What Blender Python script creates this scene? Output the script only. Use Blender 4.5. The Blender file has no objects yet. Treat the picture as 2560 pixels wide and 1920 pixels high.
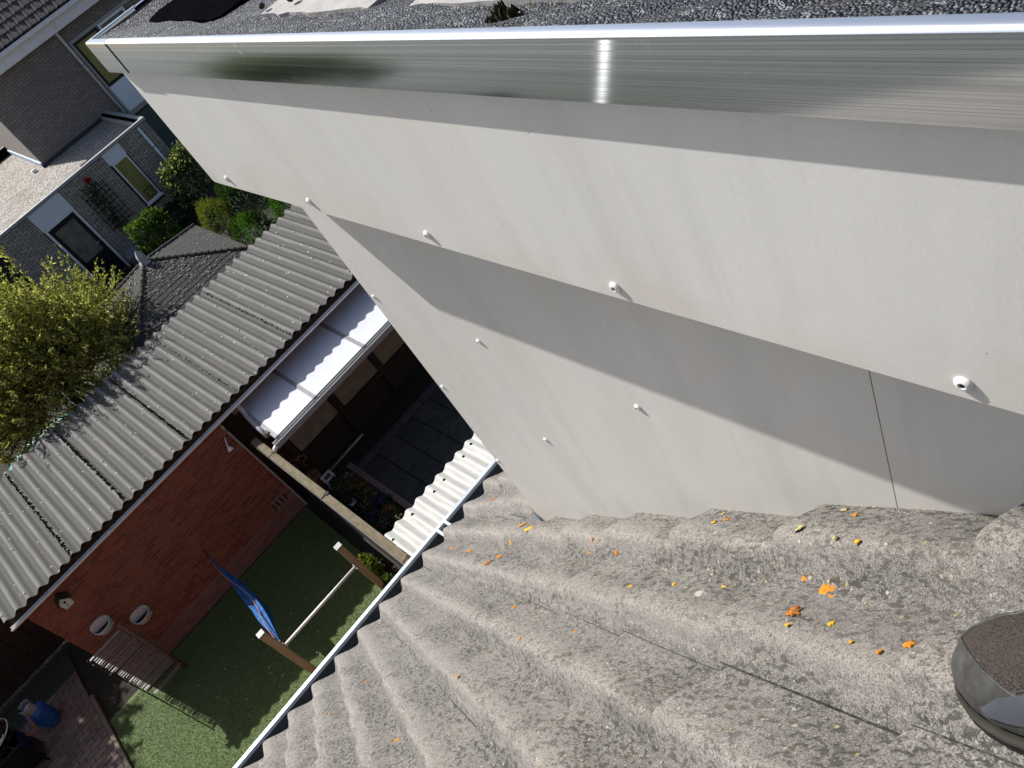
import bpy, math, random
import numpy as np
from mathutils import Vector, Matrix
random.seed(7); rng = np.random.default_rng(11)
S = bpy.context.scene
COL = S.collection
# ------------------------------------------------------------------ camera, sky, sun, exposure
R = ((0.62769679, -0.65471309, -0.42112648), (-0.72256322, -0.2887223, -0.62812564), (0.28965347, 0.69856296, -0.65430166))
cam = bpy.data.cameras.new('camera'); cam_o = bpy.data.objects.new('camera', cam); COL.objects.link(cam_o)
cam.sensor_width = 36; cam.lens = 2028.44 / 2560 * 36; cam.clip_start = 0.02; cam.clip_end = 400
m = Matrix(((R[0][0], -R[1][0], -R[2][0]), (R[0][1], -R[1][1], -R[2][1]), (R[0][2], -R[1][2], -R[2][2])))
cam_o.matrix_world = Matrix.Translation((0, 0, 8.2)) @ m.to_4x4()
S.camera = cam_o
LD = Vector((1, -3.45, -3.55)).normalized()
w = bpy.data.worlds.new('World'); S.world = w; w.use_nodes = True
nt = w.node_tree; sky = nt.nodes.new('ShaderNodeTexSky'); sky.sky_type = 'NISHITA'; sky.sun_disc = False
sky.sun_elevation = math.asin(-LD.z); sky.sun_rotation = math.atan2(-LD.x, -LD.y); sky.altitude = 10; sky.dust_density = 2.0; sky.ozone_density = .8; sky.air_density = .9
nt.links.new(sky.outputs[0], nt.nodes['Background'].inputs[0]); nt.nodes['Background'].inputs[1].default_value = 0.085
sl = bpy.data.lights.new('sun', 'SUN'); sl.energy = 4.6; sl.angle = math.radians(0.53); sl.color = (1, .975, .935)
so = bpy.data.objects.new('sun', sl); COL.objects.link(so); so.rotation_euler = LD.to_track_quat('-Z', 'Y').to_euler(); so.location = (-5, 18, 25)
S.view_settings.view_transform = 'Standard'; S.view_settings.look = 'None'; S.view_settings.exposure = 0.55; S.view_settings.gamma = 1
S.view_settings.use_curve_mapping = False
# ------------------------------------------------------------------ helpers
MATS = {}
class NB:
    """tiny node builder"""
    def __init__(s, name):
        s.m = bpy.data.materials.new(name); s.m.use_nodes = True; s.t = s.m.node_tree; s.b = s.t.nodes['Principled BSDF']
        s.pos = s.t.nodes.new('ShaderNodeNewGeometry').outputs['Position']; MATS[name] = s.m
    def n(s, typ, ins=None, **kw):
        x = s.t.nodes.new('ShaderNode' + typ)
        for k, v in kw.items(): setattr(x, k, v)
        for k, v in (ins or {}).items(): s.set(x.inputs[k], v)
        return x
    def set(s, inp, v):
        if isinstance(v, bpy.types.NodeSocket): s.t.links.new(v, inp)
        else:
            if isinstance(v, tuple) and len(v) == 3 and inp.type == 'RGBA': v = (*v, 1)
            inp.default_value = v
    def map(s, sc=(1, 1, 1), rot=(0, 0, 0), vec=None):
        return s.n('Mapping', {'Vector': vec or s.pos, 'Scale': sc, 'Rotation': rot}).outputs[0]
    def noise(s, scale, detail=3, rough=.55, vec=None, dist=0):
        return s.n('TexNoise', {'Vector': vec or s.pos, 'Scale': scale, 'Detail': detail, 'Roughness': rough, 'Distortion': dist}).outputs['Fac']
    def vor(s, scale, out='Distance', vec=None, feature='F1'):
        return s.n('TexVoronoi', {'Vector': vec or s.pos, 'Scale': scale}, feature=feature).outputs[out]
    def ramp(s, fac, *stops, interp='LINEAR'):
        x = s.n('ValToRGB', {'Fac': fac}); e = x.color_ramp.elements; x.color_ramp.interpolation = interp
        while len(e) < len(stops): e.new(.5)
        for el, (p, c) in zip(e, stops):
            el.position = p; el.color = (*c, 1) if isinstance(c, tuple) else (c, c, c, 1)
        return x.outputs[0]
    def mix(s, fac, a, b, mode='MIX'):
        x = s.n('Mix', data_type='RGBA', blend_type=mode)
        s.set(x.inputs[0], fac); s.set(x.inputs[6], a); s.set(x.inputs[7], b); return x.outputs[2]
    def math(s, op, a, b=0.0):
        x = s.n('Math', operation=op); s.set(x.inputs[0], a); s.set(x.inputs[1], b); return x.outputs[0]
    def rnd(s):
        g = s.n('NewGeometry').outputs['Random Per Island']; o = s.n('ObjectInfo').outputs['Random']
        return s.math('FRACT', s.math('ADD', g, o))
    def bump(s, h, strength=.5, dist=.005):
        x = s.n('Bump', {'Height': h, 'Strength': strength, 'Distance': dist})
        cur = s.b.inputs['Normal']
        if cur.is_linked: s.t.links.new(cur.links[0].from_socket, x.inputs['Normal'])
        s.t.links.new(x.outputs[0], cur)
    def out(s, **kw):
        for k, v in kw.items(): s.set(s.b.inputs[{'col': 'Base Color', 'rough': 'Roughness', 'metal': 'Metallic', 'spec': 'Specular IOR Level'}.get(k, k)], v)
        return s.m
def plain(name, c, c2=None, rough=.6, metal=0, scale=20, bscale=None, bstr=.2, bdist=.002, spec=.4, lo=.35, hi=.65):
    b = NB(name)
    col = b.mix(b.ramp(b.noise(scale, 5), (lo, 0.), (hi, 1.)), c, c2 or tuple(v * .75 for v in c))
    b.out(col=col, rough=rough, metal=metal, spec=spec)
    if bscale: b.bump(b.noise(bscale, 4), bstr, bdist)
    return b.m

def wl(o):
    v = Vector((0, 0, 0))
    while o is not None: v = v + o.location; o = o.parent
    return v
def mesh(name, V, F, smooth=False):
    me = bpy.data.meshes.new(name); V = np.asarray(V, dtype=np.float32)
    me.from_pydata(V.tolist(), [], F if isinstance(F, list) else F.tolist()); me.update()
    if smooth: me.polygons.foreach_set('use_smooth', [True] * len(me.polygons))
    return me
def link(name, me, mat=None, parent=None, loc=(0, 0, 0), rot=None):
    o = bpy.data.objects.new(name, me); COL.objects.link(o)
    if mat is not None and me is not None and not me.materials: me.materials.append(MATS[mat])
    o.location = Vector(loc) - (wl(parent) if parent else Vector((0, 0, 0))); o.parent = parent
    if rot: o.rotation_euler = rot
    return o
def tag(o, label, cat, group=None):
    o['label'] = label; o['category'] = cat
    if group: o['group'] = group
    return o
def thing(name, label, cat, loc, group=None):
    o = bpy.data.objects.new(name, None); COL.objects.link(o); o.location = loc; o.empty_display_size = .1
    return tag(o, label, cat, group)
def struct(o): o['kind'] = 'structure'; return o
def stuff(o): o['kind'] = 'stuff'; return o
class MB:
    def __init__(s): s.v = []; s.f = []
    def add(s, V, F):
        k = len(s.v); s.v += [tuple(p) for p in V]; s.f += [tuple(i + k for i in q) for q in F]; return s
    def box(s, x0, x1, y0, y1, z0, z1):
        return s.add([(x0, y0, z0), (x1, y0, z0), (x1, y1, z0), (x0, y1, z0), (x0, y0, z1), (x1, y0, z1), (x1, y1, z1), (x0, y1, z1)],
                     [(0, 3, 2, 1), (4, 5, 6, 7), (0, 1, 5, 4), (1, 2, 6, 5), (2, 3, 7, 6), (3, 0, 4, 7)])
    def bbox(s, x0, x1, y0, y1, z0, z1, b):
        """box with chamfered edges"""
        V = []; idx = {}
        X = ((x0, x0 + b), (x1, x1 - b)); Y = ((y0, y0 + b), (y1, y1 - b)); Z = ((z0, z0 + b), (z1, z1 - b))
        for i in (0, 1):
            for j in (0, 1):
                for k in (0, 1):
                    for a, p in enumerate(((X[i][0], Y[j][1], Z[k][1]), (X[i][1], Y[j][0], Z[k][1]), (X[i][1], Y[j][1], Z[k][0]))):
                        idx[i, j, k, a] = len(V); V.append(p)
        F = []
        for a in range(3):
            for q in (0, 1):
                L = []
                for (u, v) in ((0, 0), (1, 0), (1, 1), (0, 1)):
                    c = [0, 0, 0]; c[a] = q; c[(a + 1) % 3] = u; c[(a + 2) % 3] = v; L.append(idx[(*c, a)])
                F.append(tuple(L if q else L[::-1]))
        for a in range(3):
            p, q = (a + 1) % 3, (a + 2) % 3
            for u in (0, 1):
                for v in (0, 1):
                    c0 = [0, 0, 0]; c0[p] = u; c0[q] = v; c1 = list(c0); c1[a] = 1
                    L = (idx[(*c0, p)], idx[(*c1, p)], idx[(*c1, q)], idx[(*c0, q)])
                    F.append(L if u == v else L[::-1])
        for i in (0, 1):
            for j in (0, 1):
                for k in (0, 1):
                    t = (idx[i, j, k, 0], idx[i, j, k, 1], idx[i, j, k, 2]); F.append(t if (i + j + k) % 2 else t[::-1])
        return s.add(V, F)
    def tube(s, pts, r, seg=8, cap=True):
        pts = [Vector(p) for p in pts]; n = len(pts); rs = r if isinstance(r, (list, tuple)) else [r] * n
        V = []; F = []; up = None
        for i, p in enumerate(pts):
            t = (pts[min(i + 1, n - 1)] - pts[max(i - 1, 0)]).normalized()
            if up is None: up = t.orthogonal().normalized()
            up = (up - t * up.dot(t)).normalized(); sd = t.cross(up)
            for k in range(seg):
                a = 2 * math.pi * k / seg; V.append(p + (up * math.cos(a) + sd * math.sin(a)) * rs[i])
        for i in range(n - 1):
            for k in range(seg):
                F.append((i * seg + k, i * seg + (k + 1) % seg, (i + 1) * seg + (k + 1) % seg, (i + 1) * seg + k))
        if cap: F += [tuple(range(seg))[::-1], tuple((n - 1) * seg + k for k in range(seg))]
        return s.add(V, F)
    def lathe(s, prof, c=(0, 0, 0), axis=(0, 0, 1), seg=20):
        ax = Vector(axis).normalized(); u = ax.orthogonal().normalized(); v = ax.cross(u); c = Vector(c); V = []; F = []
        for r, h in prof:
            for k in range(seg):
                a = 2 * math.pi * k / seg; V.append(c + ax * h + (u * math.cos(a) + v * math.sin(a)) * r)
        n = len(prof)
        for i in range(n - 1):
            for k in range(seg): F.append((i * seg + k, i * seg + (k + 1) % seg, (i + 1) * seg + (k + 1) % seg, (i + 1) * seg + k))
        F += [tuple(range(seg))[::-1], tuple((n - 1) * seg + k for k in range(seg))]
        return s.add(V, F)
    def prism(s, poly, axis, a0, a1):
        """poly: 2D points in the two other axes (cyclic order y,z / z,x / x,y)"""
        n = len(poly); V = []
        for a in (a0, a1):
            for (p, q) in poly:
                V.append((a, p, q) if axis == 0 else (q, a, p) if axis == 1 else (p, q, a))
        F = [tuple(range(n))[::-1], tuple(range(n, 2 * n))] + [(i, (i + 1) % n, n + (i + 1) % n, n + i) for i in range(n)]
        return s.add(V, F)
    def grid(s, P):
        P = np.asarray(P); a, b = P.shape[:2]
        return s.add(P.reshape(-1, 3).tolist(), [(i * b + j, i * b + j + 1, (i + 1) * b + j + 1, (i + 1) * b + j) for i in range(a - 1) for j in range(b - 1)])
    def build(s, name, mat, parent=None, smooth=False, loc=None):
        L = Vector(loc) if loc is not None else (wl(parent) if parent else Vector((0, 0, 0)))
        V = np.array([tuple(p) for p in s.v], dtype=np.float32) - np.array(L, dtype=np.float32)
        o = link(name, mesh(name, V, s.f, smooth), mat, parent, L); return o
def box(name, mat, parent, *a, bev=0):
    mb = MB(); mb.bbox(*a, bev) if bev else mb.box(*a)
    return mb.build(name, mat, parent)
def smooth_angle(o, deg=40):
    me = o.data; me.polygons.foreach_set('use_smooth', [True] * len(me.polygons))
    try: me.set_sharp_from_angle(angle=math.radians(deg))
    except Exception: pass
    return o
# ------------------------------------------------------------------ materials
def mk_cladding(name, c, stain, gloss, zlo):
    b = NB(name)
    st = b.noise(3, 5, .6, b.map((2.2, 2.2, .55)))                     # soft vertical streaks
    st2 = b.noise(9, 5, .65, b.map((1.5, 2.5, .16), (math.radians(-12), 0, 0)))
    big = b.noise(3.4, 6, .7)
    col = b.mix(b.ramp(st, (.42, 0.), (.78, .75)), c, stain)
    col = b.mix(b.math('MULTIPLY', b.ramp(st2, (.50, 0.), (.78, 1.)), .36), col, tuple(v * .70 for v in c))
    col = b.mix(b.math('MULTIPLY', b.ramp(big, (.5, 0.), (.75, 1.)), .45), col, (c[0] * .93, c[1] * .84, c[2] * .73))
    zz = b.n('SeparateXYZ', {'Vector': b.pos}).outputs[2]; band = b.n('MapRange', {'Value': zz, 'From Min': zlo + .14, 'From Max': zlo, 'To Min': -.16, 'To Max': .12}).outputs[0]
    col = b.mix(b.ramp(b.math('ADD', b.noise(5, 5, .65), band), (.5, 0.), (.72, .6)), col, (c[0] * .86, c[1] * .79, c[2] * .70))
    col = b.mix(b.ramp(b.noise(420, 2), (.3, 0.), (.7, .16)), col, tuple(v * .6 for v in c))
    spk = b.math('LESS_THAN', b.vor(38), .035)
    gate = b.math('GREATER_THAN', b.noise(14, 1), .6)
    col = b.mix(b.math('MULTIPLY', b.math('MULTIPLY', spk, gate), .8), col, (.08, .075, .07))
    b.out(col=col, rough=b.ramp(st, (.3, gloss), (.8, gloss + .15)), spec=.45)
    b.bump(b.noise(260, 3), .06, .0015); b.bump(b.noise(3, 2), .05, .01)
    return b.m
mk_cladding('cladding', (.74, .725, .69), (.63, .615, .58), .42, 7.61)
mk_cladding('cladding_low', (.72, .70, .655), (.58, .565, .52), .34, 6.2)
b = NB('aluminium')                                                     # brushed along its length
g1 = b.noise(1, 4, .7, b.map((5, .0, 520))); g2 = b.noise(1, 3, .6, b.map((3, .03, 130)))
sc = b.noise(30, 6, .75, b.map((1, 1, .5), (.7, 0, 0)))
b.out(col=b.mix(b.ramp(g1, (.50, 0.), (.66, 1.)), b.mix(b.ramp(g2, (.40, 0.), (.60, 1.)), (.86, .89, .90), (.60, .63, .645)), (.36, .375, .385)), metal=1., rough=b.mix(b.ramp(sc, (.62, 0.), (.72, 1.)), b.ramp(g2, (.3, .10), (.7, .17)), (.35, .35, .35)))
b.out(Anisotropic=.75)
tv = b.n('CombineXYZ', {'X': 0., 'Y': 0., 'Z': 1.}); b.out(Tangent=tv.outputs[0])
b.bump(g2, .05, .002); gl = b.n('BsdfAnisotropic', {'Color': b.mix(b.ramp(g1, (.35, 0.), (.65, 1.)), (.10, .105, .11), (.85, .87, .9)), 'Roughness': .19, 'Anisotropy': .94, 'Tangent': b.n('CombineXYZ', {'X': 0., 'Y': 1., 'Z': 0.}).outputs[0]})
mx = b.n('MixShader', {0: .02}); b.t.links.new(b.b.outputs[0], mx.inputs[1]); b.t.links.new(gl.outputs[0], mx.inputs[2]); b.t.links.new(mx.outputs[0], b.t.nodes['Material Output'].inputs[0])
plain('aluminium_lip', (.78, .81, .86), (.72, .75, .80), rough=.36, metal=.9, scale=12)
b = NB('bitumen')
v = b.vor(400, 'Color'); vd = b.vor(400); big = b.noise(9, 4); v2 = b.vor(150, 'Color')
sep = b.n('SeparateColor', {'Color': v}).outputs[0]; sep2 = b.n('SeparateColor', {'Color': v2}).outputs[1]
col = b.ramp(sep, (0., (.008, .009, .012)), (.6, (.022, .025, .033)), (.86, (.05, .053, .064)), (.97, (.20, .20, .215)))
col = b.mix(b.ramp(big, (.4, 0.), (.75, .5)), col, (.035, .036, .042))
col = b.mix(b.math('MULTIPLY', b.math('GREATER_THAN', sep2, .93), .6), col, (.26, .26, .28))
b.out(col=col, rough=b.ramp(sep, (0., .3), (1., .75)), spec=.6); b.bump(b.math('SUBTRACT', 1., vd), 1., .004); b.bump(b.noise(60, 4), .5, .006)
b = NB('roof_slab'); col = b.mix(b.ramp(b.noise(14, 6, .65), (.35, 0.), (.7, 1.)), (.40, .385, .36), (.29, .28, .265))
col = b.mix(b.ramp(b.noise(70, 4), (.55, 0.), (.75, .6)), col, (.16, .15, .135)); b.out(col=col, rough=.85); b.bump(b.noise(120, 5), .3, .003)
# concrete roof tile
b = NB('roof_tile')
rn = b.n('ObjectInfo').outputs['Random']; P = b.pos
slope = b.map((1, 1, 1), (math.radians(38.5), 0, 0)); fl = b.map((1, .62, 1), (0, 0, math.radians(35)), slope)
big = b.noise(5.5, 4, .6); mid = b.noise(34, 5, .65, dist=.6)
agg = b.n('SeparateColor', {'Color': b.vor(330, 'Color')}); grain = agg.outputs[0]
oy = b.n('SeparateXYZ', {'Vector': b.n('TexCoord').outputs['Object']}).outputs[1]
base = b.mix(b.ramp(big, (.38, 0.), (.64, 1.)), (.245, .218, .195), (.205, .200, .176))
base = b.mix(b.ramp(b.noise(2.1, 3), (.42, 0.), (.62, 1.)), base, (.185, .175, .162))
base = b.mix(b.ramp(rn, (0., 0.), (1., .35)), base, (.245, .225, .21))
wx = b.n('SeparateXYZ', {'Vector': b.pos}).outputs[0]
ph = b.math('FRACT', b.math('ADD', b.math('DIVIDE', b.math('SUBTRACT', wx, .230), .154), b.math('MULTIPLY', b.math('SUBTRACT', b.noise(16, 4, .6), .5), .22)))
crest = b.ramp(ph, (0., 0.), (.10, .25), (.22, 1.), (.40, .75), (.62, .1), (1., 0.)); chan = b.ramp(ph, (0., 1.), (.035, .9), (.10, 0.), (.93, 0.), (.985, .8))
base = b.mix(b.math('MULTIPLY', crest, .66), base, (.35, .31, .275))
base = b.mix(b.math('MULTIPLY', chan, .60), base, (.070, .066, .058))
grime = b.noise(9, 5, .7, b.map((1.3, .5, 1), (0, 0, 0), slope), .8)
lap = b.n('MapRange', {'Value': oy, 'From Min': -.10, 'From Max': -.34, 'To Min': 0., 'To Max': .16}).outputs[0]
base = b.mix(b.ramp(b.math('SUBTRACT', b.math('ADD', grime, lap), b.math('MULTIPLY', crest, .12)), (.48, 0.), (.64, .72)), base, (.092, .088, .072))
base = b.mix(b.ramp(b.noise(520, 3, .75), (.44, 0.), (.62, .85)), base, (.36, .34, .315))
base = b.mix(b.ramp(b.noise(430, 4, .75), (.50, 0.), (.62, .9)), base, (.055, .051, .045))
base = b.mix(b.math('MULTIPLY', b.ramp(b.noise(115, 4, .6, fl, .5), (.51, 0.), (.565, .88)), b.math('SUBTRACT', b.ramp(grime, (.36, .45), (.56, 1.)), b.math('MULTIPLY', crest, .45))), base, (.054, .052, .043))
base = b.mix(b.math('MULTIPLY', b.ramp(grain, (.93, 0.), (.98, .55)), b.ramp(big, (.35, .4), (.65, 1.))), base, (.50, .48, .45))
base = b.mix(b.ramp(grain, (.0, .5), (.07, 0.)), base, (.045, .042, .038))
# flat crust lichens too small to model
o1 = b.vor(26, 'Distance'); oc = b.n('SeparateColor', {'Color': b.vor(26, 'Color')})
gate = b.math('GREATER_THAN', oc.outputs[0], .90); rag = b.math('MULTIPLY', b.noise(160, 4), .17)
sp = b.math('MULTIPLY', b.math('LESS_THAN', b.math('ADD', o1, rag), .17), gate)
base = b.mix(b.math('MULTIPLY', sp, .8), base, b.ramp(oc.outputs[1], (.2, (.42, .12, .035)), (.5, (.5, .25, .05)), (.8, (.5, .46, .34))))
w1 = b.vor(95, 'Distance'); wc = b.n('SeparateColor', {'Color': b.vor(95, 'Color')})
sp2 = b.math('MULTIPLY', b.math('LESS_THAN', w1, .25), b.math('GREATER_THAN', wc.outputs[0], .93))
base = b.mix(b.math('MULTIPLY', sp2, .7), base, b.ramp(wc.outputs[1], (.3, (.55, .5, .42)), (.7, (.45, .33, .13))))
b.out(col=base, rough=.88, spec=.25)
b.bump(b.noise(520, 4, .75), .9, .003); b.bump(b.noise(120, 5, .65, fl), .16, .003); b.bump(b.noise(14, 3), .2, .01)
plain('underlay', (.02, .019, .018), rough=.9)
plain('zinc', (.40, .44, .48), (.34, .38, .42), rough=.38, metal=0, scale=8, spec=.5, bscale=90, bstr=.05)
plain('zinc_dark_shade', (.035, .04, .05), (.02, .024, .03), rough=.6, scale=8)  # dark zinc; also paints the shade inside the gutter
plain('lead', (.42, .50, .58), rough=.5, metal=.3)
plain('screw_white', (.78, .77, .74), (.7, .69, .66), rough=.3, spec=.5)
plain('dark_hole', (.01, .01, .01), rough=.9)
plain('rubber_shade_black', (.003, .003, .004), (.005, .005, .006), rough=1., scale=60, spec=0.)  # near-black for the annex upstands and the painted shadow on the dormer roof
for n_, c_, d_ in (('lichen_y', (.80, .48, .02), (.66, .32, .012)), ('lichen_o', (.72, .30, .015), (.50, .15, .012)), ('lichen_d', (.60, .20, .012), (.12, .05, .025)), ('lichen_c', (.55, .46, .22), (.42, .34, .14)), ('lichen_w', (.5, .48, .43), (.38, .37, .33))):
    plain(n_, c_, d_, rough=.9, scale=160, bscale=380, bstr=.9, bdist=.004)
plain('moss', (.05, .055, .015), (.10, .085, .03), rough=.95, scale=80, bscale=200, bstr=.9, bdist=.01)
# shoe
b = NB('shoe_mesh'); wv = b.n('TexVoronoi', {'Vector': b.pos, 'Scale': 520.}).outputs['Distance']
b.out(col=b.mix(b.ramp(wv, (.2, 0.), (.55, 1.)), (.008, .007, .006), (.040, .029, .022)), rough=.8); b.bump(wv, .8, .003)
plain('shoe_rand', (.062, .061, .058), (.032, .031, .030), rough=.5, scale=70, bscale=110, bstr=.35, bdist=.003)
plain('shoe_sole', (.016, .016, .016), (.010, .010, .010), rough=.42, scale=30)
plain('shoe_band', (.055, .052, .040), (.035, .034, .028), rough=.5)
plain('shoe_grey', (.075, .082, .098), (.05, .056, .066), rough=.5)
plain('sock', (.03, .03, .032), rough=.95, bscale=500, bstr=.4)
# garden
b = NB('turf'); v = b.noise(120, 3, .7); big = b.noise(3.2, 4); f2 = b.noise(60, 3)
col = b.mix(b.ramp(v, (.35, 0.), (.7, 1.)), (.055, .095, .022), (.14, .19, .065))
col = b.mix(b.ramp(f2, (.55, 0.), (.8, .5)), col, (.20, .20, .085)); col = b.mix(b.ramp(big, (.35, 0.), (.7, .35)), col, (.06, .09, .03))
b.out(col=col, rough=.75, spec=.25); b.bump(v, .25, .006)
b = NB('turf_blade'); b.out(col=b.ramp(b.rnd(), (0., (.045, .09, .018)), (.6, (.11, .16, .045)), (1., (.30, .32, .15))), rough=.5)
b = NB('soil'); b.out(col=b.mix(b.ramp(b.noise(6, 6, .7), (.35, 0.), (.7, 1.)), (.016, .013, .008), (.028, .028, .013)), rough=.95); b.bump(b.noise(30, 5), .8, .05)
b = NB('paver'); b.out(col=b.mix(b.ramp(b.noise(40, 4), (.4, 0.), (.7, .5)), b.ramp(b.rnd(), (0., (.12, .085, .065)), (.5, (.16, .115, .09)), (1., (.20, .15, .12))), (.06, .048, .038)), rough=.9); b.bump(b.noise(120, 4), .4, .004)
plain('paver_joint', (.03, .027, .02), (.05, .05, .025), rough=.95)
b = NB('slab'); b.out(col=b.mix(b.ramp(b.noise(9, 5, .7), (.35, 0.), (.7, 1.)), b.ramp(b.rnd(), (0., (.062, .062, .056)), (1., (.092, .09, .083))), (.045, .045, .04)), rough=.85, spec=.2); b.bump(b.noise(60, 5), .25, .004)
plain('kerb_stone', (.075, .078, .09), (.055, .058, .068), rough=.85)
def mk_brick(name, c0, c1, c2, dirt):
    b = NB(name); r = b.rnd()
    col = b.ramp(r, (0., c0), (.5, c1), (1., c2)); col = b.mix(b.ramp(b.noise(45, 4), (.4, 0.), (.75, .6)), col, dirt)
    b.out(col=col, rough=.9, spec=.2); b.bump(b.noise(150, 4), .5, .003); return b
b = mk_brick('brick_red', (.17, .052, .034), (.23, .075, .048), (.28, .10, .066), (.13, .052, .04))
b = mk_brick('brick_low', (.15, .085, .07), (.19, .105, .085), (.22, .13, .105), (.21, .165, .14))
b = mk_brick('brick_taupe', (.30, .275, .235), (.38, .35, .30), (.46, .43, .375), (.26, .24, .21))
plain('mortar_red', (.25, .17, .14), (.19, .13, .105), rough=.95, scale=12)
plain('mortar_dark', (.03, .028, .026), rough=.95)
b = NB('brick_far'); bt = b.n('TexBrick', {'Vector': b.map((1, 1, 1), (math.radians(90), 0, 0)), 'Scale': 1., 'Mortar Size': .009, 'Brick Width': .22, 'Row Height': .075, 'Color1': (.19, .168, .152), 'Color2': (.25, .222, .20), 'Mortar': (.12, .11, .102)})
b.out(col=bt.outputs['Color'], rough=.9, spec=.2); b.bump(b.math('SUBTRACT', 1., bt.outputs['Fac']), .6, .01)
b = NB('brick_side'); b.out(col=b.mix(b.ramp(b.noise(3, 5), (.4, 0.), (.7, 1.)), (.24, .21, .19), (.20, .175, .155)), rough=.9)
b = NB('corrugated'); st = b.noise(1, 5, .6, b.map((26, 1.3, 10))); big = b.noise(2.2, 4); sp = b.noise(110, 4, .65)
col = b.mix(b.ramp(st, (.35, 0.), (.7, 1.)), (.155, .152, .143), (.10, .098, .092)); col = b.mix(b.ramp(big, (.45, 0.), (.7, .5)), col, (.14, .135, .12))
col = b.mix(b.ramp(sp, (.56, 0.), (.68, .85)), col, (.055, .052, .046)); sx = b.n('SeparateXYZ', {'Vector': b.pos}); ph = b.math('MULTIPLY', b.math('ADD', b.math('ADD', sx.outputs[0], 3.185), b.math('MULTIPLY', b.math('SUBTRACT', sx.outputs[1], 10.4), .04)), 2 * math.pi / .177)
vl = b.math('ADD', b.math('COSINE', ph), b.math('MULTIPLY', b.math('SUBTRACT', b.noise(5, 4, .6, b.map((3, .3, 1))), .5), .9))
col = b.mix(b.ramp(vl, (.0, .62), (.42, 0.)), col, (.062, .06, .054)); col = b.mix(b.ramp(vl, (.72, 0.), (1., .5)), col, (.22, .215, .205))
vv = b.vor(7); vc = b.n('SeparateColor', {'Color': b.vor(7, 'Color')})
col = b.mix(b.math('MULTIPLY', b.math('LESS_THAN', b.math('ADD', vv, b.math('MULTIPLY', b.noise(60), .1)), .13), .85), col, b.ramp(vc.outputs[0], (.3, (.6, .6, .57)), (.72, (.55, .54, .5)), (.76, (.06, .055, .05)), (.93, (.07, .06, .05)), (.97, (.42, .2, .05)), interp='CONSTANT'))
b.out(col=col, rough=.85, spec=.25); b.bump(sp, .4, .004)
plain('debris', (.030, .024, .017), (.065, .045, .028), rough=.95, scale=40)
plain('white_paint', (.80, .80, .79), (.72, .72, .71), rough=.4, scale=6)
plain('white_panel', (.70, .78, .82), (.66, .74, .78), rough=.35, scale=3)
plain('grey_frame', (.24, .24, .25), (.19, .19, .2), rough=.4, scale=10)
plain('canopy_pane', (.58, .60, .63), (.54, .56, .60), rough=.25, scale=5)
plain('wood_dark', (.035, .026, .018), (.022, .017, .012), rough=.85, scale=12, bscale=60, bstr=.4)
b = NB('wood_moss'); st = b.noise(6, 6, .7, b.map((9, 1.2, 9))); col = b.mix(b.ramp(st, (.35, 0.), (.7, 1.)), (.10, .075, .048), (.20, .16, .105)); col = b.mix(b.ramp(b.noise(11, 5, .7), (.46, 0.), (.64, .85)), col, (.085, .082, .024))
b.out(col=col, rough=.9); b.bump(st, .6, .006)
b = NB('wood_post'); st = b.noise(4, 6, .65, b.map((14, 14, 1.1))); col = b.mix(b.ramp(st, (.35, 0.), (.68, 1.)), (.52, .40, .29), (.36, .265, .185)); b.out(col=col, rough=.8); b.bump(st, .4, .004)
plain('post_cap', (.30, .31, .30), (.22, .23, .22), rough=.5, scale=30)
b = NB('poly_sheet'); tr = b.n('BsdfTranslucent', {'Color': (.66, .65, .60)}); b.out(col=b.mix(b.ramp(b.noise(5, 5, .65, b.map((6, .8, 3))), (.35, 0.), (.7, 1.)), (.74, .74, .70), (.56, .55, .49)), rough=.28, spec=.5)
mx = b.n('MixShader', {0: .38}); b.t.links.new(b.b.outputs[0], mx.inputs[1]); b.t.links.new(tr.outputs[0], mx.inputs[2]); b.t.links.new(mx.outputs[0], b.t.nodes['Material Output'].inputs[0]); b.bump(b.noise(14, 4), .25, .01)
plain('shingle', (.028, .0275, .026), (.058, .056, .051), rough=.92, scale=26, bscale=140, bstr=.6, bdist=.006, lo=.45, hi=.6)
plain('shingle_moss', (.24, .235, .215), (.14, .137, .12), rough=.95, scale=60, bscale=160, bstr=.8)
plain('red_board', (.045, .010, .008), rough=.7)
plain('glass_green', (.22, .21, .06), (.28, .26, .10), rough=.08, scale=3, spec=.6)
plain('glass_grey', (.17, .18, .155), (.09, .115, .095), rough=.12, scale=4, spec=.6)
plain('glass_teal', (.05, .085, .085), (.065, .11, .11), rough=.1, scale=2, spec=.6)
plain('door_navy', (.010, .012, .02), rough=.3)
plain('steel', (.6, .6, .58), rough=.3, metal=.9)
b = NB('gravel'); v = b.n('SeparateColor', {'Color': b.vor(26, 'Color')}); vd = b.vor(26)
b.out(col=b.mix(b.ramp(b.noise(1.5, 4), (.45, 0.), (.7, .5)), b.ramp(v.outputs[0], (0., (.17, .145, .12)), (.5, (.30, .27, .235)), (.85, (.46, .43, .39)), (1., (.6, .57, .53))), (.2, .16, .12)), rough=.9); b.bump(b.math('SUBTRACT', 1., vd), 1., .03)
plain('far_tile', (.055, .05, .047), (.08, .074, .07), rough=.85, scale=9, bscale=60, bstr=.3)
plain('trim_grey', (.33, .34, .34), (.28, .29, .29), rough=.5)
plain('hammock_blue', (.010, .13, .36), (.004, .045, .18), rough=.75, scale=18, bscale=70, bstr=.5, bdist=.01)
plain('rope_red', (.55, .22, .17), rough=.9)
plain('gas_blue', (.012, .10, .36), (.010, .08, .30), rough=.35, scale=20, spec=.5)
plain('gas_grey', (.30, .32, .33), (.24, .26, .27), rough=.4)
plain('bbq_black', (.005, .005, .006), rough=.15, spec=.7)
plain('hose_orange', (.42, .09, .025), rough=.5)
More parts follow.
